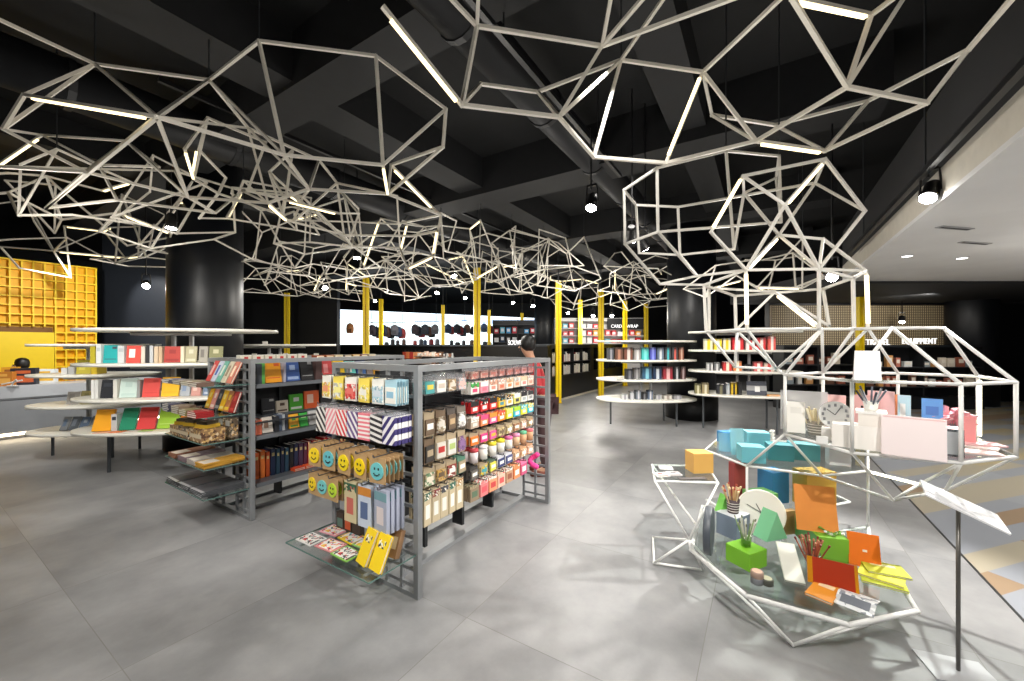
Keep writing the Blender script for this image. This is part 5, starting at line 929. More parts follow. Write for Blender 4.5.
for k in range(5): o.box(-.012, .012, -.012, .012, .03 * k, .03 * k + .022).box(-.035, .035, -.004, .004, .03 * k + .006, .03 * k + .014)
tag(o.build('ornament_tree', C(240, 238, 230), loc=gp(772, 446), rot=(0, 0, .4)), 'small white tiered ornament standing behind the blue parcels', 'ornament')
# --- in the glass cage
gq = lambda px, py: G_(px, py, gc)
put_book('greeting_card', 'white tall card leaning at the near end of the glass cage', 'card', gq(796, 433), RAD(-34), .1, .205, .012, (240, 238, 232), (226, 224, 218), 0, 12)
cup('stick_cup', 'striped clear cup of cream wooden sticks in the glass cage', 'cup', gq(816, 434), .052, .09, [clear('ribbed_glass', (.85, .83, .78), .5, .08, (.7, .66, .6), .35)], 16, .17, [(236, 222, 184), (246, 236, 206)], None, band=4, sr=.0055)
block('card_holder', 'small white card holder before the cream sticks cup', 'holder', gq(822, 444), .055, .02, .045, (244, 244, 242), RAD(-32))
block('acrylic_screen', 'frosted acrylic panel standing behind the cream sticks', 'panel', gq(830, 438) + Vector((-.02, .2, 0)), .26, .014, .27, FROST, RAD(-34), 0, tilt=4)
p = gq(842, 443); r = .082
t = thing('wall_clock', 'white numbered clock face propped in the glass cage', 'clock', (p.x, p.y + .05, gc + .075)); t.rotation_euler = (RAD(-12), 0, RAD(-45)); M = Matrix.Translation((0, 0, r)) @ Matrix.Rotation(RAD(90), 4, 'X')
MB().lathe([(r - .002, 0), (r, .003), (r, .018), (r - .003, .02)], 40, M=M).build('clock_case', C(244, 244, 242, .5, 0, 0), t)
mb = MB()
for k in range(12):
    a = k * math.pi / 6; q = M @ Vector((math.cos(a) * r * .72, math.sin(a) * r * .72, .0215)); mb.box(q.x - .006, q.x + .006, q.y - .001, q.y, q.z - .009, q.z + .009)
mb.build('hour_mark', C(150, 152, 156), t); MB().bar(M @ Vector((0, 0, .023)), M @ Vector((.025, .045, .023)), .004).bar(M @ Vector((0, 0, .023)), M @ Vector((-.04, .03, .023)), .004).build('clock_hand', C(70, 72, 76), t)
block('acrylic_riser', 'pale riser behind the white boxes under the clock face', 'riser', (p.x, p.y + .06, gc), .12, .07, .074, (232, 230, 226), RAD(-40))
p = gq(858, 449)
t = thing('storage_box', 'white stepped storage box with a raised lid in the glass cage', 'box', p); t.rotation_euler = (0, 0, RAD(-41))
MB().box(-.115, .115, -.0, .13, 0, .13).build('box_body', C(250, 246, 240, .5, 0, 0), t); MB().box(.0, .115, .0, .13, .1305, .2).build('box_riser', C(246, 240, 232, .5, 0, 0), t); MB().box(-.01, .12, -.005, .135, .2005, .214).build('box_lid', C(250, 248, 244, .5, 0, 0), t)
cup('pencil_holder', 'white holder of grey pencils on the stepped white box', 'holder', t.matrix_basis @ Vector((.055, .07, .2155)), .035, .05, [C(240, 238, 232)], 9, .13, [(70, 76, 88), (110, 116, 128), (200, 200, 204)], None, sr=.0045)
for px, py, w, h, c, lab, ti, dy in ((885, 440, .15, .255, (226, 170, 168), 'dusty pink folder with two holes standing behind the white panel', 8, .14), (899, 440, .13, .285, (244, 196, 196), 'blush pink tall box standing behind the white panel', 5, .12), (871, 440, .12, .24, (236, 190, 186), 'rose folder standing behind the stepped white box', 6, .28)):
    q = gq(px, py) + Vector((0, dy, 0)); block('paper_folder', lab, 'folder', q, w, .03, h, c, RAD(-43), .002, (lambda m: m.box(-.02, -.008, -.016, -.015, .17, .185, 1).box(-.022, -.004, -.016, -.015, .1, .118, 1)) if px == 885 else None, ((40, 36, 38),), tilt=ti)
p = gq(913, 458.5)
o = MB().box(-.12, .12, 0, .014, 0, .21, 0).box(-.115, .115, -.0008, 0, .197, .205, 1).build('presentation_board', [C(250, 236, 236, .4, 0, 0), C(236, 200, 200)], loc=p + Vector((0, 0, .003)), rot=(RAD(-7), 0, RAD(-44)), bevel=.003); tag(o, 'large white pink board standing at the front of the glass cage', 'board')
put_book('notebook', 'brown orange notebook peeping above the white pink board', 'notebook', gq(916, 440) + Vector((0, .15, 0)), RAD(-40), .075, .26, .02, (206, 130, 80), None, 0, 6)
put_book('notebook', 'pale blue striped notebook leaning behind the white pink board', 'notebook', gq(926, 444) + Vector((-.01, .12, 0)), RAD(-44), .06, .27, .02, (190, 220, 236), (250, 250, 250), 1, 12)
put_book('notebook', 'cornflower blue notebook leaning beside the striped one', 'notebook', gq(938, 446) + Vector((.03, .06, 0)), RAD(-46), .09, .265, .018, (90, 150, 220), (60, 110, 190), 0, 18)
# silver frame, pink papers, pink bowl
p = gq(953, 458) + Vector((0, .02, 0))
t = thing('photo_frame', 'silver square photo frame at the front corner of the glass cage', 'frame', p); t.location.z += .003; t.rotation_euler = (RAD(-8), 0, RAD(-46))
MB().box(-.055, .055, 0, .014, 0, .012).box(-.055, .055, 0, .014, .13, .142).box(-.055, -.043, 0, .014, .012, .13).box(.043, .055, 0, .014, .012, .13).build('frame_border', C(150, 154, 160, .2, .8), t); MB().box(-.043, .043, .004, .01, .012, .13).build('mirror_pane', C(176, 182, 186, .3, .3, 0), t)
mb = MB(); rnd = random.Random(3)
for k in range(26):
    a = rnd.uniform(0, 6.28); q = rnd.uniform(.02, .1); x, y = math.cos(a) * q, math.sin(a) * q * .6; hgt = .12 - q * .7 + rnd.uniform(-.02, .02)
    mb.add([(x, y, .02), (x + .05 * math.cos(a), y + .05 * math.sin(a), hgt), (x - .03 * math.sin(a), y + .04 * math.cos(a), hgt * 1.15), (x * .4, y * .4, hgt * .8 + .03)], [(0, 1, 2), (0, 2, 3), (0, 3, 1), (1, 3, 2)], k % 2)
o = mb.build('tissue_pompom', [C(240, 170, 180, .8), C(248, 206, 210, .8)], loc=gq(961, 446) + Vector((.05, .1, .085))); tag(o, 'crumpled pink tissue bundle resting in the pink bowl', 'tissue')
o = MB().lathe([(.045, 0), (.05, .004), (.088, .085), (.082, .085), (.044, .008)], 24).build('bowl', C(206, 130, 140, .35), loc=gq(961, 446) + Vector((.05, .1, 0))); tag(o, 'ribbed pink bowl holding crumpled tissue in the glass cage', 'bowl')
for k, (px, py, rz, c) in enumerate(((982, 455, -30, (246, 214, 212)), (974, 450, -55, (250, 236, 232)), (988, 450, -20, (240, 190, 194)))):
    flat_book('letter_paper', '%s pink paper sheet set lying at the far corner of the glass cage' % ('front', 'left over', 'back')[k] if k != 1 else 'palest paper sheet set lying at the far corner of the glass cage', 'paper', gq(px, py) + Vector((0, 0, .009 * k)), RAD(rz), .17, .11, .008, c, None, 0)
put_book('greeting_card', 'slim pink card leaning at the lit cage post', 'card', gq(972, 448) + Vector((.02, .03, 0)), RAD(-48), .05, .17, .008, (240, 150, 150), None, 0, 10)
# tent sign on the little glass plate
p = PZ(867, 380, ZR + .0145)
mb = MB().add([(-.055, -.03, 0), (.055, -.03, 0), (.05, -.004, .155), (-.05, -.004, .155), (-.055, .045, 0), (.055, .045, 0)], [(0, 1, 2, 3), (3, 2, 5, 4), (0, 3, 4), (1, 5, 2), (0, 4, 5, 1)])
tag(mb.build('tent_card', C(248, 248, 250, .5, 0, 0), loc=p, rot=(0, 0, RAD(-36))), 'blank white tent card on the small plate at the cage rim', 'sign')
# --- slanted panel on a thin post
t = thing('information_stand', 'slim post with a slanted white reading panel and square floor plate', 'information stand', (2.185, 1.95, 0))
MB().box(-.13, .13, -.1, .1, 0, .008).build('floor_plate', C(186, 188, 192, .35, .1), t, rot=(0, 0, RAD(-20)))
MB().bar((0, 0, .008), (.0, 0, .80), .016, n=10, smooth=True).build('post', C(110, 108, 104, .35, .6), t)
o = MB().box(-.1445, .1445, -.1145, .1145, -.004, .004, 0).box(-.135, .135, -.105, .105, .004, .0045, 1).build('reading_panel', [C(236, 237, 240, .4), speckle('fine_print', (238, 239, 242), [(206, 208, 214), (222, 224, 228)], 26)], t, loc=(.016, 0, .816), rot=(.069, .408, -.681))

# ------------------------------------------------------------------ yellow cubby wall, counter, goods on it
W0 = Vector((-10.05, 7.59, 0))
t = thing('cubby_wall', 'yellow cubby wall of small square recesses behind the counter', 'cubby wall', W0, TH)
YP = C(250, 214, 8, .5, 0, .05)
MB().box(-4, 1.5, .16, .2, 0, 3.3).build('back_panel', C(242, 192, 6, .55), t)
mb = MB(); x = 1.5
nrow = 18
for k in range(37): xx = 1.5 - .15 * k; lowz = 0 if xx > .85 else 1.98; mb.box(xx - .012, xx + .012, 0, .16, lowz, 3.3)
for k in range(nrow + 1):
    z = 3.3 - .18 * k; x0 = -4 if z > 1.97 else .89; mb.box(x0, 1.5, 0.002, .16, z - .012, z + .012)
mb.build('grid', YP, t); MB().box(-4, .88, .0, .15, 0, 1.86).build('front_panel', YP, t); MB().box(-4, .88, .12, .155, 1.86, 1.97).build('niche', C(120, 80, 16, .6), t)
K0 = Vector((-8.53, 6.63, 0))
t = thing('sales_counter', 'long pale grey counter with glowing plinth before the yellow wall', 'counter', K0, TH)
MB().box(-4, 2.1, 0, .7, .12, .86).build('body', C(150, 154, 160, .45), t); MB().box(-4, 2.1, -.02, .72, .7, .9).build('worktop', C(190, 194, 200, .35), t); MB().box(-4, 2.1, .06, .66, 0, .12).build('plinth', C(90, 90, 92), t)
MB().box(-4, 2.1, -.001, .0, .66, .672).build('dark_line', C(70, 72, 76), t); MB().box(-4, 2.1, .03, .058, .06, .1).build('light_strip', emit('plinth_light', (1, .82, .55), 9), t)  # first strip: thin dark line across the counter front
kc = lambda px, d, z=.901: Vector(((px - CX) * d / F, d, z))
def carton(px, d, w, h, dp, c1, c2, label, rz=.7, z=.901):
    o = MB().box(-w / 2, w / 2, -dp / 2, dp / 2, 0, h, 0).box(-w * .42, w * .42, -dp / 2 - .001, -dp / 2, h * .15, h * .55, 1).box(-w * .3, w * .3, -dp / 2 - .001, -dp / 2, h * .68, h * .86, 1).build('product_carton', [C(*c1), C(*c2)], loc=kc(px, d, z), rot=(0, 0, rz)); tag(o, label, 'carton', 'cartons on the counter')
carton(25, 7.05, .3, .29, .14, (34, 36, 48), (196, 96, 50), 'dark carton with orange print on the pale counter', .55)
carton(45, 7.4, .3, .25, .14, (232, 236, 238), (240, 190, 70), 'white and yellow carton on the pale counter', .55)
carton(2, 6.8, .28, .24, .14, (190, 120, 40), (226, 170, 80), 'orange brown carton on the pale counter', .55)
carton(11, 7.2, .2, .3, .1, (226, 160, 40), (150, 90, 40), 'amber carton set behind the dark carton', .55)
o = MB().bar((-.12, 0, .04), (.12, 0, .1), .02, n=6).bar((-.02, .02, .01), (.06, -.03, .12), .02, n=6).box(-.05, .05, -.03, .03, 0, .02).build('tape_dispenser', C(226, 226, 224), loc=kc(12, 6.72), rot=(0, 0, .5)); tag(o, 'white tape dispenser lying before the cartons on the counter', 'dispenser')

# ------------------------------------------------------------------ people
def skin_mesh(name, chain, mat, parent=None, sub=2):
    """chain: {node: (pos, radius)}, edges; grows one continuous surface"""
    nodes, edges = chain; keys = list(nodes); me = bpy.data.meshes.new(name); me.from_pydata([nodes[k][0] for k in keys], [(keys.index(a), keys.index(b)) for a, b in edges], [])
    o = bpy.data.objects.new(name, me); COL.objects.link(o); sk = o.modifiers.new('s', 'SKIN'); 
    if not me.skin_vertices: 
        bpy.context.view_layer.objects.active = o
    for i, k in enumerate(keys):
        r = nodes[k][1]; r = r if isinstance(r, tuple) else (r, r); me.skin_vertices[0].data[i].radius = r; me.skin_vertices[0].data[i].use_root = (i == 0)
    sb = o.modifiers.new('u', 'SUBSURF'); sb.levels = sb.render_levels = sub
    dg = bpy.context.evaluated_depsgraph_get(); dg.update(); m2 = bpy.data.meshes.new_from_object(o.evaluated_get(dg)); o.modifiers.clear(); o.data = m2
    m2.materials.clear(); m2.materials.append(mat)
    for p in m2.polygons: p.use_smooth = True
    if parent: o.parent = parent
    return o
SKIN = C(206, 156, 126, .5)
def person(label, loc, rz, scale, seated, top_col, leg_col, shoe_col, head_tilt=0.0, hair=(16, 14, 14), bend=0.0):
    t = thing('person', label, 'person', loc, rz); t.scale = (scale,) * 3
    hz = .5 if seated else .92; by = lambda z: -bend * max(0, z - hz)
    T = lambda x, y, z: (x, y + by(z), z)
    hip = hz; sh = hip + .5; nk = sh + .07; hd = nk + .13
    n = {'pel': (T(0, 0, hip), (.15, .1)), 'wai': (T(0, 0, hip + .2), (.125, .09)), 'che': (T(0, 0, hip + .38), (.15, .1)), 'nec0': (T(0, 0, sh + .02), (.07, .06)), 'nec': (T(0, -.01, nk), .05), 'hea': (T(0, -.03, hd - .04), (.066, .078)), 'hea2': (T(0, -.025, hd + .06), (.07, .088))}
    e = [('pel', 'wai'), ('wai', 'che'), ('che', 'nec0'), ('nec0', 'nec'), ('nec', 'hea'), ('hea', 'hea2')]
    for s, c in ((1, 'l'), (-1, 'r')):
        n['s' + c] = (T(.18 * s, 0, sh - .03), .052); n['e' + c] = (T(.23 * s, -.04, sh - .3), .04); n['w' + c] = (T(.2 * s, -.24, sh - .42), .026); n['h' + c] = (T(.19 * s, -.31, sh - .44), (.034, .018))
        e += [('che', 's' + c), ('s' + c, 'e' + c), ('e' + c, 'w' + c), ('w' + c, 'h' + c)]
        for q in range(4):
            b0 = T((.19 + .016 * (q - 1.5)) * s, -.335, sh - .442); n['f%d' % q + c] = (b0, .0085); n['g%d' % q + c] = ((b0[0], b0[1] - .035 - .008 * (q in (1, 2)), b0[2] - .012), .008); n['k%d' % q + c] = ((b0[0], b0[1] - .055 - .01 * (q in (1, 2)), b0[2] - .035), .007)
            e += [('h' + c, 'f%d' % q + c), ('f%d' % q + c, 'g%d' % q + c), ('g%d' % q + c, 'k%d' % q + c)]
        n['t' + c] = (T(.15 * s, -.29, sh - .45), .009); n['tt' + c] = (T(.138 * s, -.325, sh - .46), .008); e += [('w' + c, 't' + c), ('t' + c, 'tt' + c)]
        if seated: n['kn' + c] = ((.1 * s, -.42, hip + .02), .065); n['an' + c] = ((.1 * s, -.4, .1), .04); n['to' + c] = ((.1 * s, -.56, .035), (.04, .03))
        else: n['kn' + c] = ((.1 * s, -.02, .5), .062); n['an' + c] = ((.11 * s, 0, .09), .04); n['to' + c] = ((.12 * s, -.15, .035), (.042, .032))
        n['hp' + c] = ((.09 * s, 0 if not seated else -.06, hip - .02), .085); e += [('pel', 'hp' + c), ('hp' + c, 'kn' + c), ('kn' + c, 'an' + c), ('an' + c, 'to' + c)]
    skin_mesh('body', (n, e), SKIN, t)
    up = ['pel', 'wai', 'che', 'nec0', 'sl', 'sr', 'el', 'er', 'wl', 'wr']
    g = lambda r, f: tuple(v + f for v in (r if isinstance(r, tuple) else (r, r)))
    skin_mesh('shirt', ({k: (n[k][0], g(n[k][1], .016)) for k in up}, [x for x in e if x[0] in up and x[1] in up]), C(*top_col, .8), t)
    lo = ['pel', 'hpl', 'hpr', 'knl', 'knr', 'anl', 'anr']
    skin_mesh('trousers', ({k: (n[k][0], g(n[k][1], .014)) for k in lo}, [x for x in e if x[0] in lo and x[1] in lo]), C(*leg_col, .8), t)
    for c in 'lr': a, b = n['an' + c][0], n['to' + c][0]; MB().lathe([(.002, -.005), (.05, 0), (.052, .04), (.03, .075), (.002, .08)], 14, M=Matrix.Translation(((a[0] + b[0]) / 2, (a[1] + b[1]) / 2, .005)) @ Matrix.Diagonal((.95, 2.4, 1, 1))).build('shoe', C(*shoe_col), t)
    hc = Vector(T(0, -.02, hd + .02))
    H = MB().lathe([(.002, .128), (.05, .12), (.088, .09), (.104, .04), (.104, 0), (.1, -.05), (.075, -.09), (.03, -.1), (.002, -.1)], 20, M=Matrix.Translation(hc + Vector((0, .022, .022))) @ Matrix.Diagonal((.86, .92, .95, 1))); H.build('hair', C(*hair, .45), t)
    fy = hc.y - .095
    m = MB()
    m.lathe([(.002, .012), (.009, .008), (.011, 0), (.009, -.008), (.002, -.012)], 10, c=(-.03, fy + .012, hc.z + .005)).lathe([(.002, .012), (.009, .008), (.011, 0), (.009, -.008), (.002, -.012)], 10, c=(.03, fy + .012, hc.z + .005)); m.build('eye', C(30, 22, 20, .2), t)
    MB().add([(-.012, fy + .01, hc.z - .03), (.012, fy + .01, hc.z - .03), (0, fy - .016, hc.z - .03), (0, fy + .006, hc.z + .012)], [(0, 2, 3), (2, 1, 3), (0, 1, 2)]).build('nose', SKIN, t); MB().box(-.02, .02, fy + .006, fy + .012, hc.z - .06, hc.z - .052).build('mouth', C(160, 80, 76), t)
    return t
hp = Vector((-9.226, 7.498, 0))
person('dark haired person seated behind the pale counter before the yellow wall', (hp.x, hp.y, 0), RAD(-32), 1.0, True, (60, 56, 54), (40, 42, 50), (30, 28, 28))
person('person with dark hair and red top standing behind the far ladder of the hook gondola', (.41, 4.97, 0), RAD(-90), .97, False, (196, 60, 66), (84, 60, 62), (120, 56, 36), bend=.3)

# ------------------------------------------------------------------ goods far behind
# bags hung before the lit wall
bagc = [(70, 60, 70), (40, 44, 56), (150, 50, 60), (60, 66, 80), (100, 70, 60), (34, 34, 40), (110, 110, 120), (56, 76, 110), (180, 70, 70)]
def backpack(px, py, d, s, c, label):
    p = P(px, py, d); t = thing('backpack', label, 'bag', p, 0, 'bags before the lit wall')
    MB().lathe([(.02 * s, 0), (.15 * s, .02 * s), (.17 * s, .2 * s), (.15 * s, .36 * s), (.07 * s, .43 * s), (.01 * s, .44 * s)], 12, M=Matrix.Diagonal((1, .6, 1, 1))).build('bag_body', C(*c, .7), t)
    MB().box(-.1 * s, .1 * s, -.13 * s, -.09 * s, .05 * s, .2 * s).build('pocket', C(*[int(v * .7) for v in c], .7), t); MB().bar((-.04 * s, 0, .42 * s), (-.03 * s, 0, .52 * s), .02 * s).bar((.04 * s, 0, .42 * s), (.03 * s, 0, .52 * s), .02 * s).bar((-.03 * s, 0, .52 * s), (.03 * s, 0, .52 * s), .02 * s).build('strap', C(30, 30, 32), t)
i = 0
for c0, c1, n, y0, dd in ((372, 402, 9, 337, 17.2), (415, 435, 7, 336, 18.3), (448, 463, 6, 335, 19.6), (467, 477, 3, 335, 20.2), (484, 490, 2, 334, 20.6)):
    for k in range(n):
        px = c0 + (c1 - c0) * k / max(1, n - 1)
        backpack(px, y0 + (k % 3 - 1) * 1.6, dd + .24 * (k % 3), 1.05, bagc[i % len(bagc)], '%s dark bag hanging along the rail before the lit wall' % ordi(i)); i += 1
    a, b = P(c0 - 4, y0 - 14.5, dd + .5), P(c1 + 4, y0 - 14.5, dd + .5); t = thing('hanging_rail', 'thin rail for the %s bunch of bags before the lit wall' % ORD[(372, 415, 448, 467, 484).index(c0)], 'rail', a); MB().bar((0, 0, 0), b - a, .03).build('rail', DARK, t)
    for q in (.1, .9): m_ = (b - a) * q; MB().bar(m_, m_ + Vector((0, 0, 4.76 - a.z)), .014).build('hanger_rod', DARK, t)
backpack(350, 333.5, 16.95, 1.0, (206, 140, 90), 'orange and grey bag hanging alone at the near end of the lit wall')
for k, px in enumerate((386, 392, 397, 403, 414, 420, 424, 430, 436, 450, 456, 462, 470, 476, 483, 488)):
    tt = (px - CX) / F; s_ = (tt * la.y - la.x) / (lu.x - tt * lu.y); p = la + lu * s_; c = bagc[(k * 4 + 1) % 9]
    w, h = random.uniform(.12, .22), random.uniform(.12, .3)
    o = MB().box(-w / 2, w / 2, -.08, .08, 0, h * .8, 0).prism([(-w * .3, -.06), (w * .3, -.06), (w * .3, .06), (-w * .3, .06)], h * .8, h, 1).build('handbag', [C(*c), C(190, 196, 200)], loc=(p.x + .12, p.y - .3, 1.62), rot=(0, 0, LANG)); tag(o, '%s small bag standing along the ledge below the lit wall' % ordi(k), 'bag', 'bags on the lit ledge')
# goods hung on the partition
pf = lambda t_, z, off=-.2: PC + A * off + B * t_ + UP * z
def t_at(px, off=-.2): q = PC + A * off; tt = (px - CX) / F; return (tt * q.y - q.x) / (B.x - tt * B.y)
for k, px in enumerate((405, 408.5, 412, 415.5, 419)):
    t = thing('shopping_bag', '%s orange bag hanging along the face of the long black partition' % ORD[k], 'bag', pf(t_at(px), 1.14), TH - math.pi / 2, 'orange bags on the partition')
    MB().box(-.07, .07, -.04, .04, 0, .22).build('bag_body', C(*((206, 80, 56), (226, 130, 80), (190, 60, 56), (232, 150, 100), (240, 170, 120))[k]), t); MB().bar((-.03, 0, .22), (0, 0, .3), .012).bar((.03, 0, .22), (0, 0, .3), .012).build('handle', DARK, t)
for z in (.78, 1.0, 1.24):
    t = thing('wall_shelf', 'small shelf on the long black partition, %s of three' % {.78: 'lowest', 1.0: 'middle', 1.24: 'topmost'}[z], 'shelf', pf(t_at(436), z, -.15), TH - math.pi / 2); MB().box(-.75, .75, -.3, 0, -.02, 0).build('shelf_board', C(120, 110, 100), t)
    for k in range(9):
        c = random.choice(((226, 220, 210), (206, 150, 120), (120, 90, 70), (230, 200, 180), (90, 90, 96))); w = random.uniform(.07, .12); h = random.uniform(.08, .16)
        o = MB().box(-w / 2, w / 2, -.05, .05, 0, h, 0).box(-w * .35, w * .35, -.051, -.05, h * .3, h * .7, 1).build('small_box', [C(*c), C(240, 236, 230)], loc=pf(t_at(436) + .64 - .16 * k, z + .001, -.3), rot=(0, 0, TH - math.pi / 2)); tag(o, '%s small box along the %s shelf of the long black partition' % (ORD[k], {.78: 'lowest', 1.0: 'middle', 1.24: 'topmost'}[z]), 'box', 'small boxes on the partition shelves')
t = thing('step_ladder', 'small white folding ladder leaning by the partition shelves', 'ladder', pf(t_at(450, -.5), 0, -.5), TH - math.pi / 2)
for s in (-1, 1): MB().bar((.16 * s, -.18, 0), (.1 * s, 0, 1.35), .035).bar((.16 * s, .18, 0), (.1 * s, 0, 1.35), .03).build('rail', C(214, 214, 212), t)
for k in range(4): MB().box(-.15 + .012 * k, .15 - .012 * k, -.2 + .045 * k, -.1 + .045 * k, .25 + .27 * k, .28 + .27 * k).build('tread', C(200, 200, 200), t)
# far shelving with red and white packages
FS = Vector((2.2, 20.2, 0))
t = thing('wall_shelving', 'far tall shelving of red and white packages under a white sign', 'shelving', FS)
MB().box(0, 4.6, .4, .45, 0, 3.0).build('back_panel', C(200, 198, 196), t)
for x in (0, 1.15, 2.3, 3.45, 4.56): MB().box(x, x + .04, 0, .4, 0, 2.95).build('upright', C(40, 40, 44), t)
for z in (1.3, 1.7, 2.08, 2.46, 2.84): MB().box(0, 4.6, 0, .4, z - .03, z).build('shelf', C(226, 224, 222), t)
MB().box(2.62, 4.6, -.04, -.005, 2.41, 2.95).build('header_board', BLACK, t)
k = 0
for z in (1.7, 2.08, 2.46):
    for j in range(14):
        x = .2 + .31 * j
        if min(abs(x - q) for q in (1.17, 2.32, 3.47)) < .15 or (z > 2.4 and x > 2.4): continue
        c = ((214, 40, 50), (240, 236, 232), (226, 90, 90), (240, 170, 60), (236, 230, 226), (200, 30, 44), (120, 190, 210))[(j * 3 + int(z * 10)) % 7]; h = random.uniform(.18, .3)
        o = MB().box(-.12, .12, -.1, .1, 0, h, 0).box(-.08, .08, -.101, -.1, h * .2, h * .7, 1).build('gift_package', [C(*c), C(246, 240, 236)], loc=FS + Vector((x, .16, z + .001))); tag(o, '%s package along the far shelving board %s' % (ordi(j), {1.7: 'nearest the floor', 2.08: 'in the middle', 2.46: 'at the top'}[z]), 'package', 'packages on the far shelving')
lamp((4.4, 17.4, 3.9), (4.4, 20.4, 2.0), 900, 100)
lamp((.2, 17.6, 3.9), (.2, 21, 1.9), 300, 90)
def text(s, loc, rz, size, name, label, m, width=None):
    cu = bpy.data.curves.new(name, 'FONT'); cu.body = s; cu.size = size; cu.extrude = .012; cu.align_x = 'LEFT'; tmp = bpy.data.objects.new(name + '_tmp', cu); COL.objects.link(tmp)
    dg = bpy.context.evaluated_depsgraph_get(); dg.update(); me = bpy.data.meshes.new_from_object(tmp.evaluated_get(dg)); bpy.data.objects.remove(tmp)
    me.materials.clear(); me.materials.append(m); o = bpy.data.objects.new(name, me); COL.objects.link(o); o.location = loc; o.rotation_euler = (RAD(90), 0, rz)
    if width: o.scale.x = width / max(v.co.x for v in me.vertices)
    return tag(o, label, 'sign')
SIGN = emit('sign_letters', (1, 1, 1), .8)
text('CARD & WRAP', P(611, 327.8, 20.1), 0, .24, 'shop_sign', 'white letters on the dark band above the far red and white shelving', SIGN, 27 * 20.1 / F)
struct(MB().box(4.4, 8.5, 20.16, 20.2, 3.0 - .62, 3.5).build('wall_header', BLACK)) if False else None
tS = t_at(508, -.05); text('SOUVENIRS', PC + A * -.05 + B * t_at(508, -.05) + UP * 1.603, TH - math.pi / 2, .19, 'shop_sign', 'small white letters standing on the black partition top', SIGN, t_at(508, -.05) - t_at(531, -.05))
text('EQUIPMENT', Vector(((901 - CX) * 9.95 / F, 9.93, 1.63)), 0, .2, 'shop_sign', 'longer white word standing on top of the black goods shelves', SIGN, 35 * 9.95 / F)
text('TRAVEL', Vector(((865 - CX) * 9.95 / F, 9.93, 1.603)), 0, .2, 'shop_sign', 'shorter white word standing on top of the black goods shelves', SIGN, 24 * 9.95 / F)
# tall dark racks left of the slim column
FR = Vector((-1.0, 20.4, 0)); t = thing('wall_shelving', 'far dark shelving with mixed goods past the lit wall', 'shelving', FR)
MB().box(0, 2.6, .4, .45, 0, 2.9).build('back_panel', C(30, 32, 36), t)
for z in (1.3, 1.75, 2.2, 2.65): MB().box(0, 2.6, 0, .4, z - .03, z).build('shelf', C(60, 62, 66), t)
for x in (0, 1.28, 2.56): MB().box(x, x + .04, 0, .4, 0, 2.9).build('upright', C(40, 40, 44), t)
for z in (1.75, 2.2):
    for j in range(8):
        x = .2 + .31 * j
        if abs(x - 1.3) < .14: continue
        c = ((60, 150, 210), (226, 230, 236), (190, 40, 60), (40, 60, 90), (110, 190, 220), (60, 60, 66))[(j * 2 + int(z * 4)) % 6]; h = random.uniform(.2, .34)
        o = MB().box(-.11, .11, -.1, .1, 0, h, 0).box(-.07, .07, -.101, -.1, h * .3, h * .8, 1).build('gift_package', [C(*c), C(226, 226, 230)], loc=FR + Vector((x, .16, z + .001))); tag(o, '%s package along the %s board of the far dark shelving' % (ordi(j), 'lower' if z < 2 else 'upper'), 'package', 'packages on the far dark shelving')
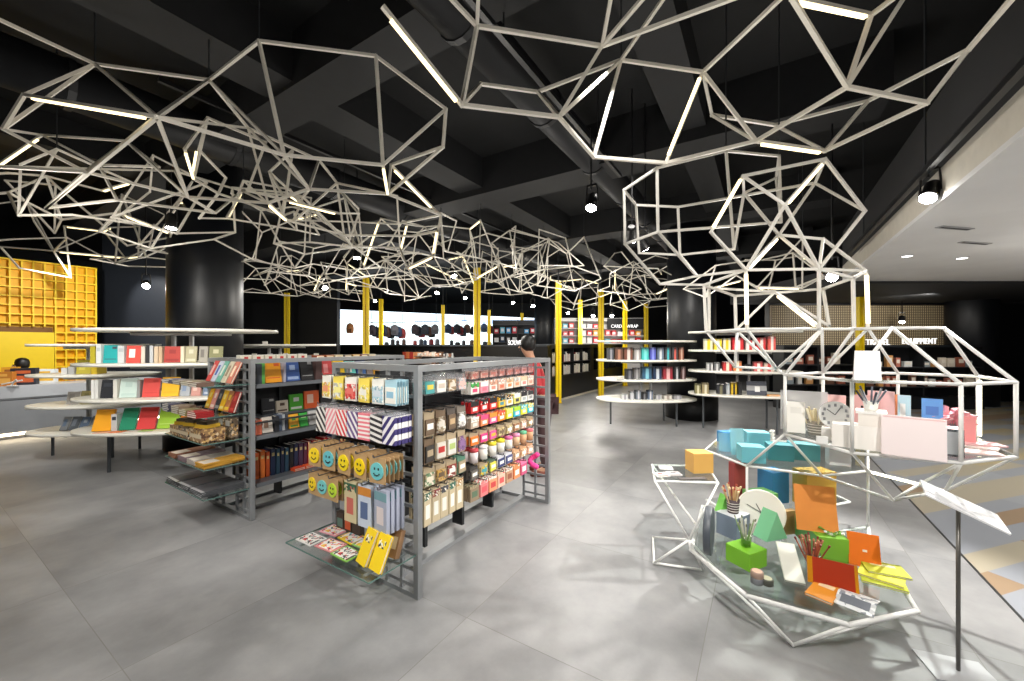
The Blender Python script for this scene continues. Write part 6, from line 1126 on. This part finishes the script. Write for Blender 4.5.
# goods shelves by the corridor
for ux, n_, lab, zz in ((8.75, 3.0, 'black low goods shelving under the white letters by the corridor', (1.05, .56)), (6.75, 1.75, 'black low goods shelving behind the open wire tower', (1.12, .62))):
    U0 = Vector((ux, 9.9, 0)); t = thing('goods_shelving', lab, 'shelving', U0)
    mb = MB().box(0, n_, .36, .4, 0, 1.58).box(0, n_, 0, .4, 1.54, 1.6).box(0, .04, 0, .36, 0, 1.54).box(n_ - .04, n_, 0, .36, 0, 1.54).box(.04, n_ - .04, 0, .36, 0, .3); mb.build('carcass', C(20, 22, 26, .45), t)
    for z in zz: MB().box(.04, n_ - .04, 0, .36, z - .03, z).build('shelf', C(34, 36, 40, .45), t)
    MB().box(n_ / 2 - .02, n_ / 2 + .02, .01, .36, .3, 1.54).build('divider', C(22, 24, 28), t)
    for z in zz:
        x = .14; k = 0
        while x < n_ - .2:
            w = random.uniform(.09, .2); h = random.uniform(.12, .3)
            if abs(x + w / 2 - n_ / 2) < w / 2 + .03: x += .08; continue
            c = random.choice(((226, 214, 196), (160, 90, 70), (206, 150, 90), (110, 76, 60), (230, 230, 226), (150, 160, 166), (196, 120, 100))); 
            o = MB().box(0, w, -.04, .04, 0, h, 0).box(w * .15, w * .85, -.041, -.04, h * .4, h * .8, 1).build('boxed_item', [C(*c), C(240, 230, 214)], loc=U0 + Vector((x, .14, z + .001)), rot=(RAD(0), 0, 0)); tag(o, '%s item along the %s shelf of the goods shelving %s' % (ordi(k), 'upper' if z == zz[0] else 'lower', 'by the corridor' if ux > 8 else 'behind the wire tower'), 'item', 'items on the goods shelving'); x += w + random.uniform(.03, .12); k += 1
    lamp((ux + n_ / 2, 7.9, 2.75), (ux + n_ / 2, 10, 1.0), 60, 90)

# ------------------------------------------------------------------ camera, world, view
cam = bpy.data.cameras.new('camera'); cam.lens = 14; cam.sensor_width = 36; cam.shift_y = 4.5 / 1024; cam.clip_end = 200
co = bpy.data.objects.new('camera', cam); COL.objects.link(co); co.location = (0, 0, EYE); co.rotation_euler = (RAD(90), 0, 0); bpy.context.scene.camera = co
w = bpy.data.worlds.new('room_light'); bpy.context.scene.world = w; w.use_nodes = True; w.node_tree.nodes['Background'].inputs[0].default_value = (.8, .86, 1, 1); w.node_tree.nodes['Background'].inputs[1].default_value = .05
sc = bpy.context.scene
sc.view_settings.view_transform = 'Standard'; sc.view_settings.look = 'None'; sc.view_settings.gamma = 1; sc.view_settings.use_curve_mapping = False; sc.view_settings.exposure = 0.1
sc.render.engine = 'CYCLES'; sc.cycles.use_denoising = True; sc.cycles.max_bounces = 8; sc.cycles.transparent_max_bounces = 24; sc.cycles.caustics_reflective = False; sc.cycles.caustics_refractive = False; sc.cycles.sample_clamp_indirect = 4
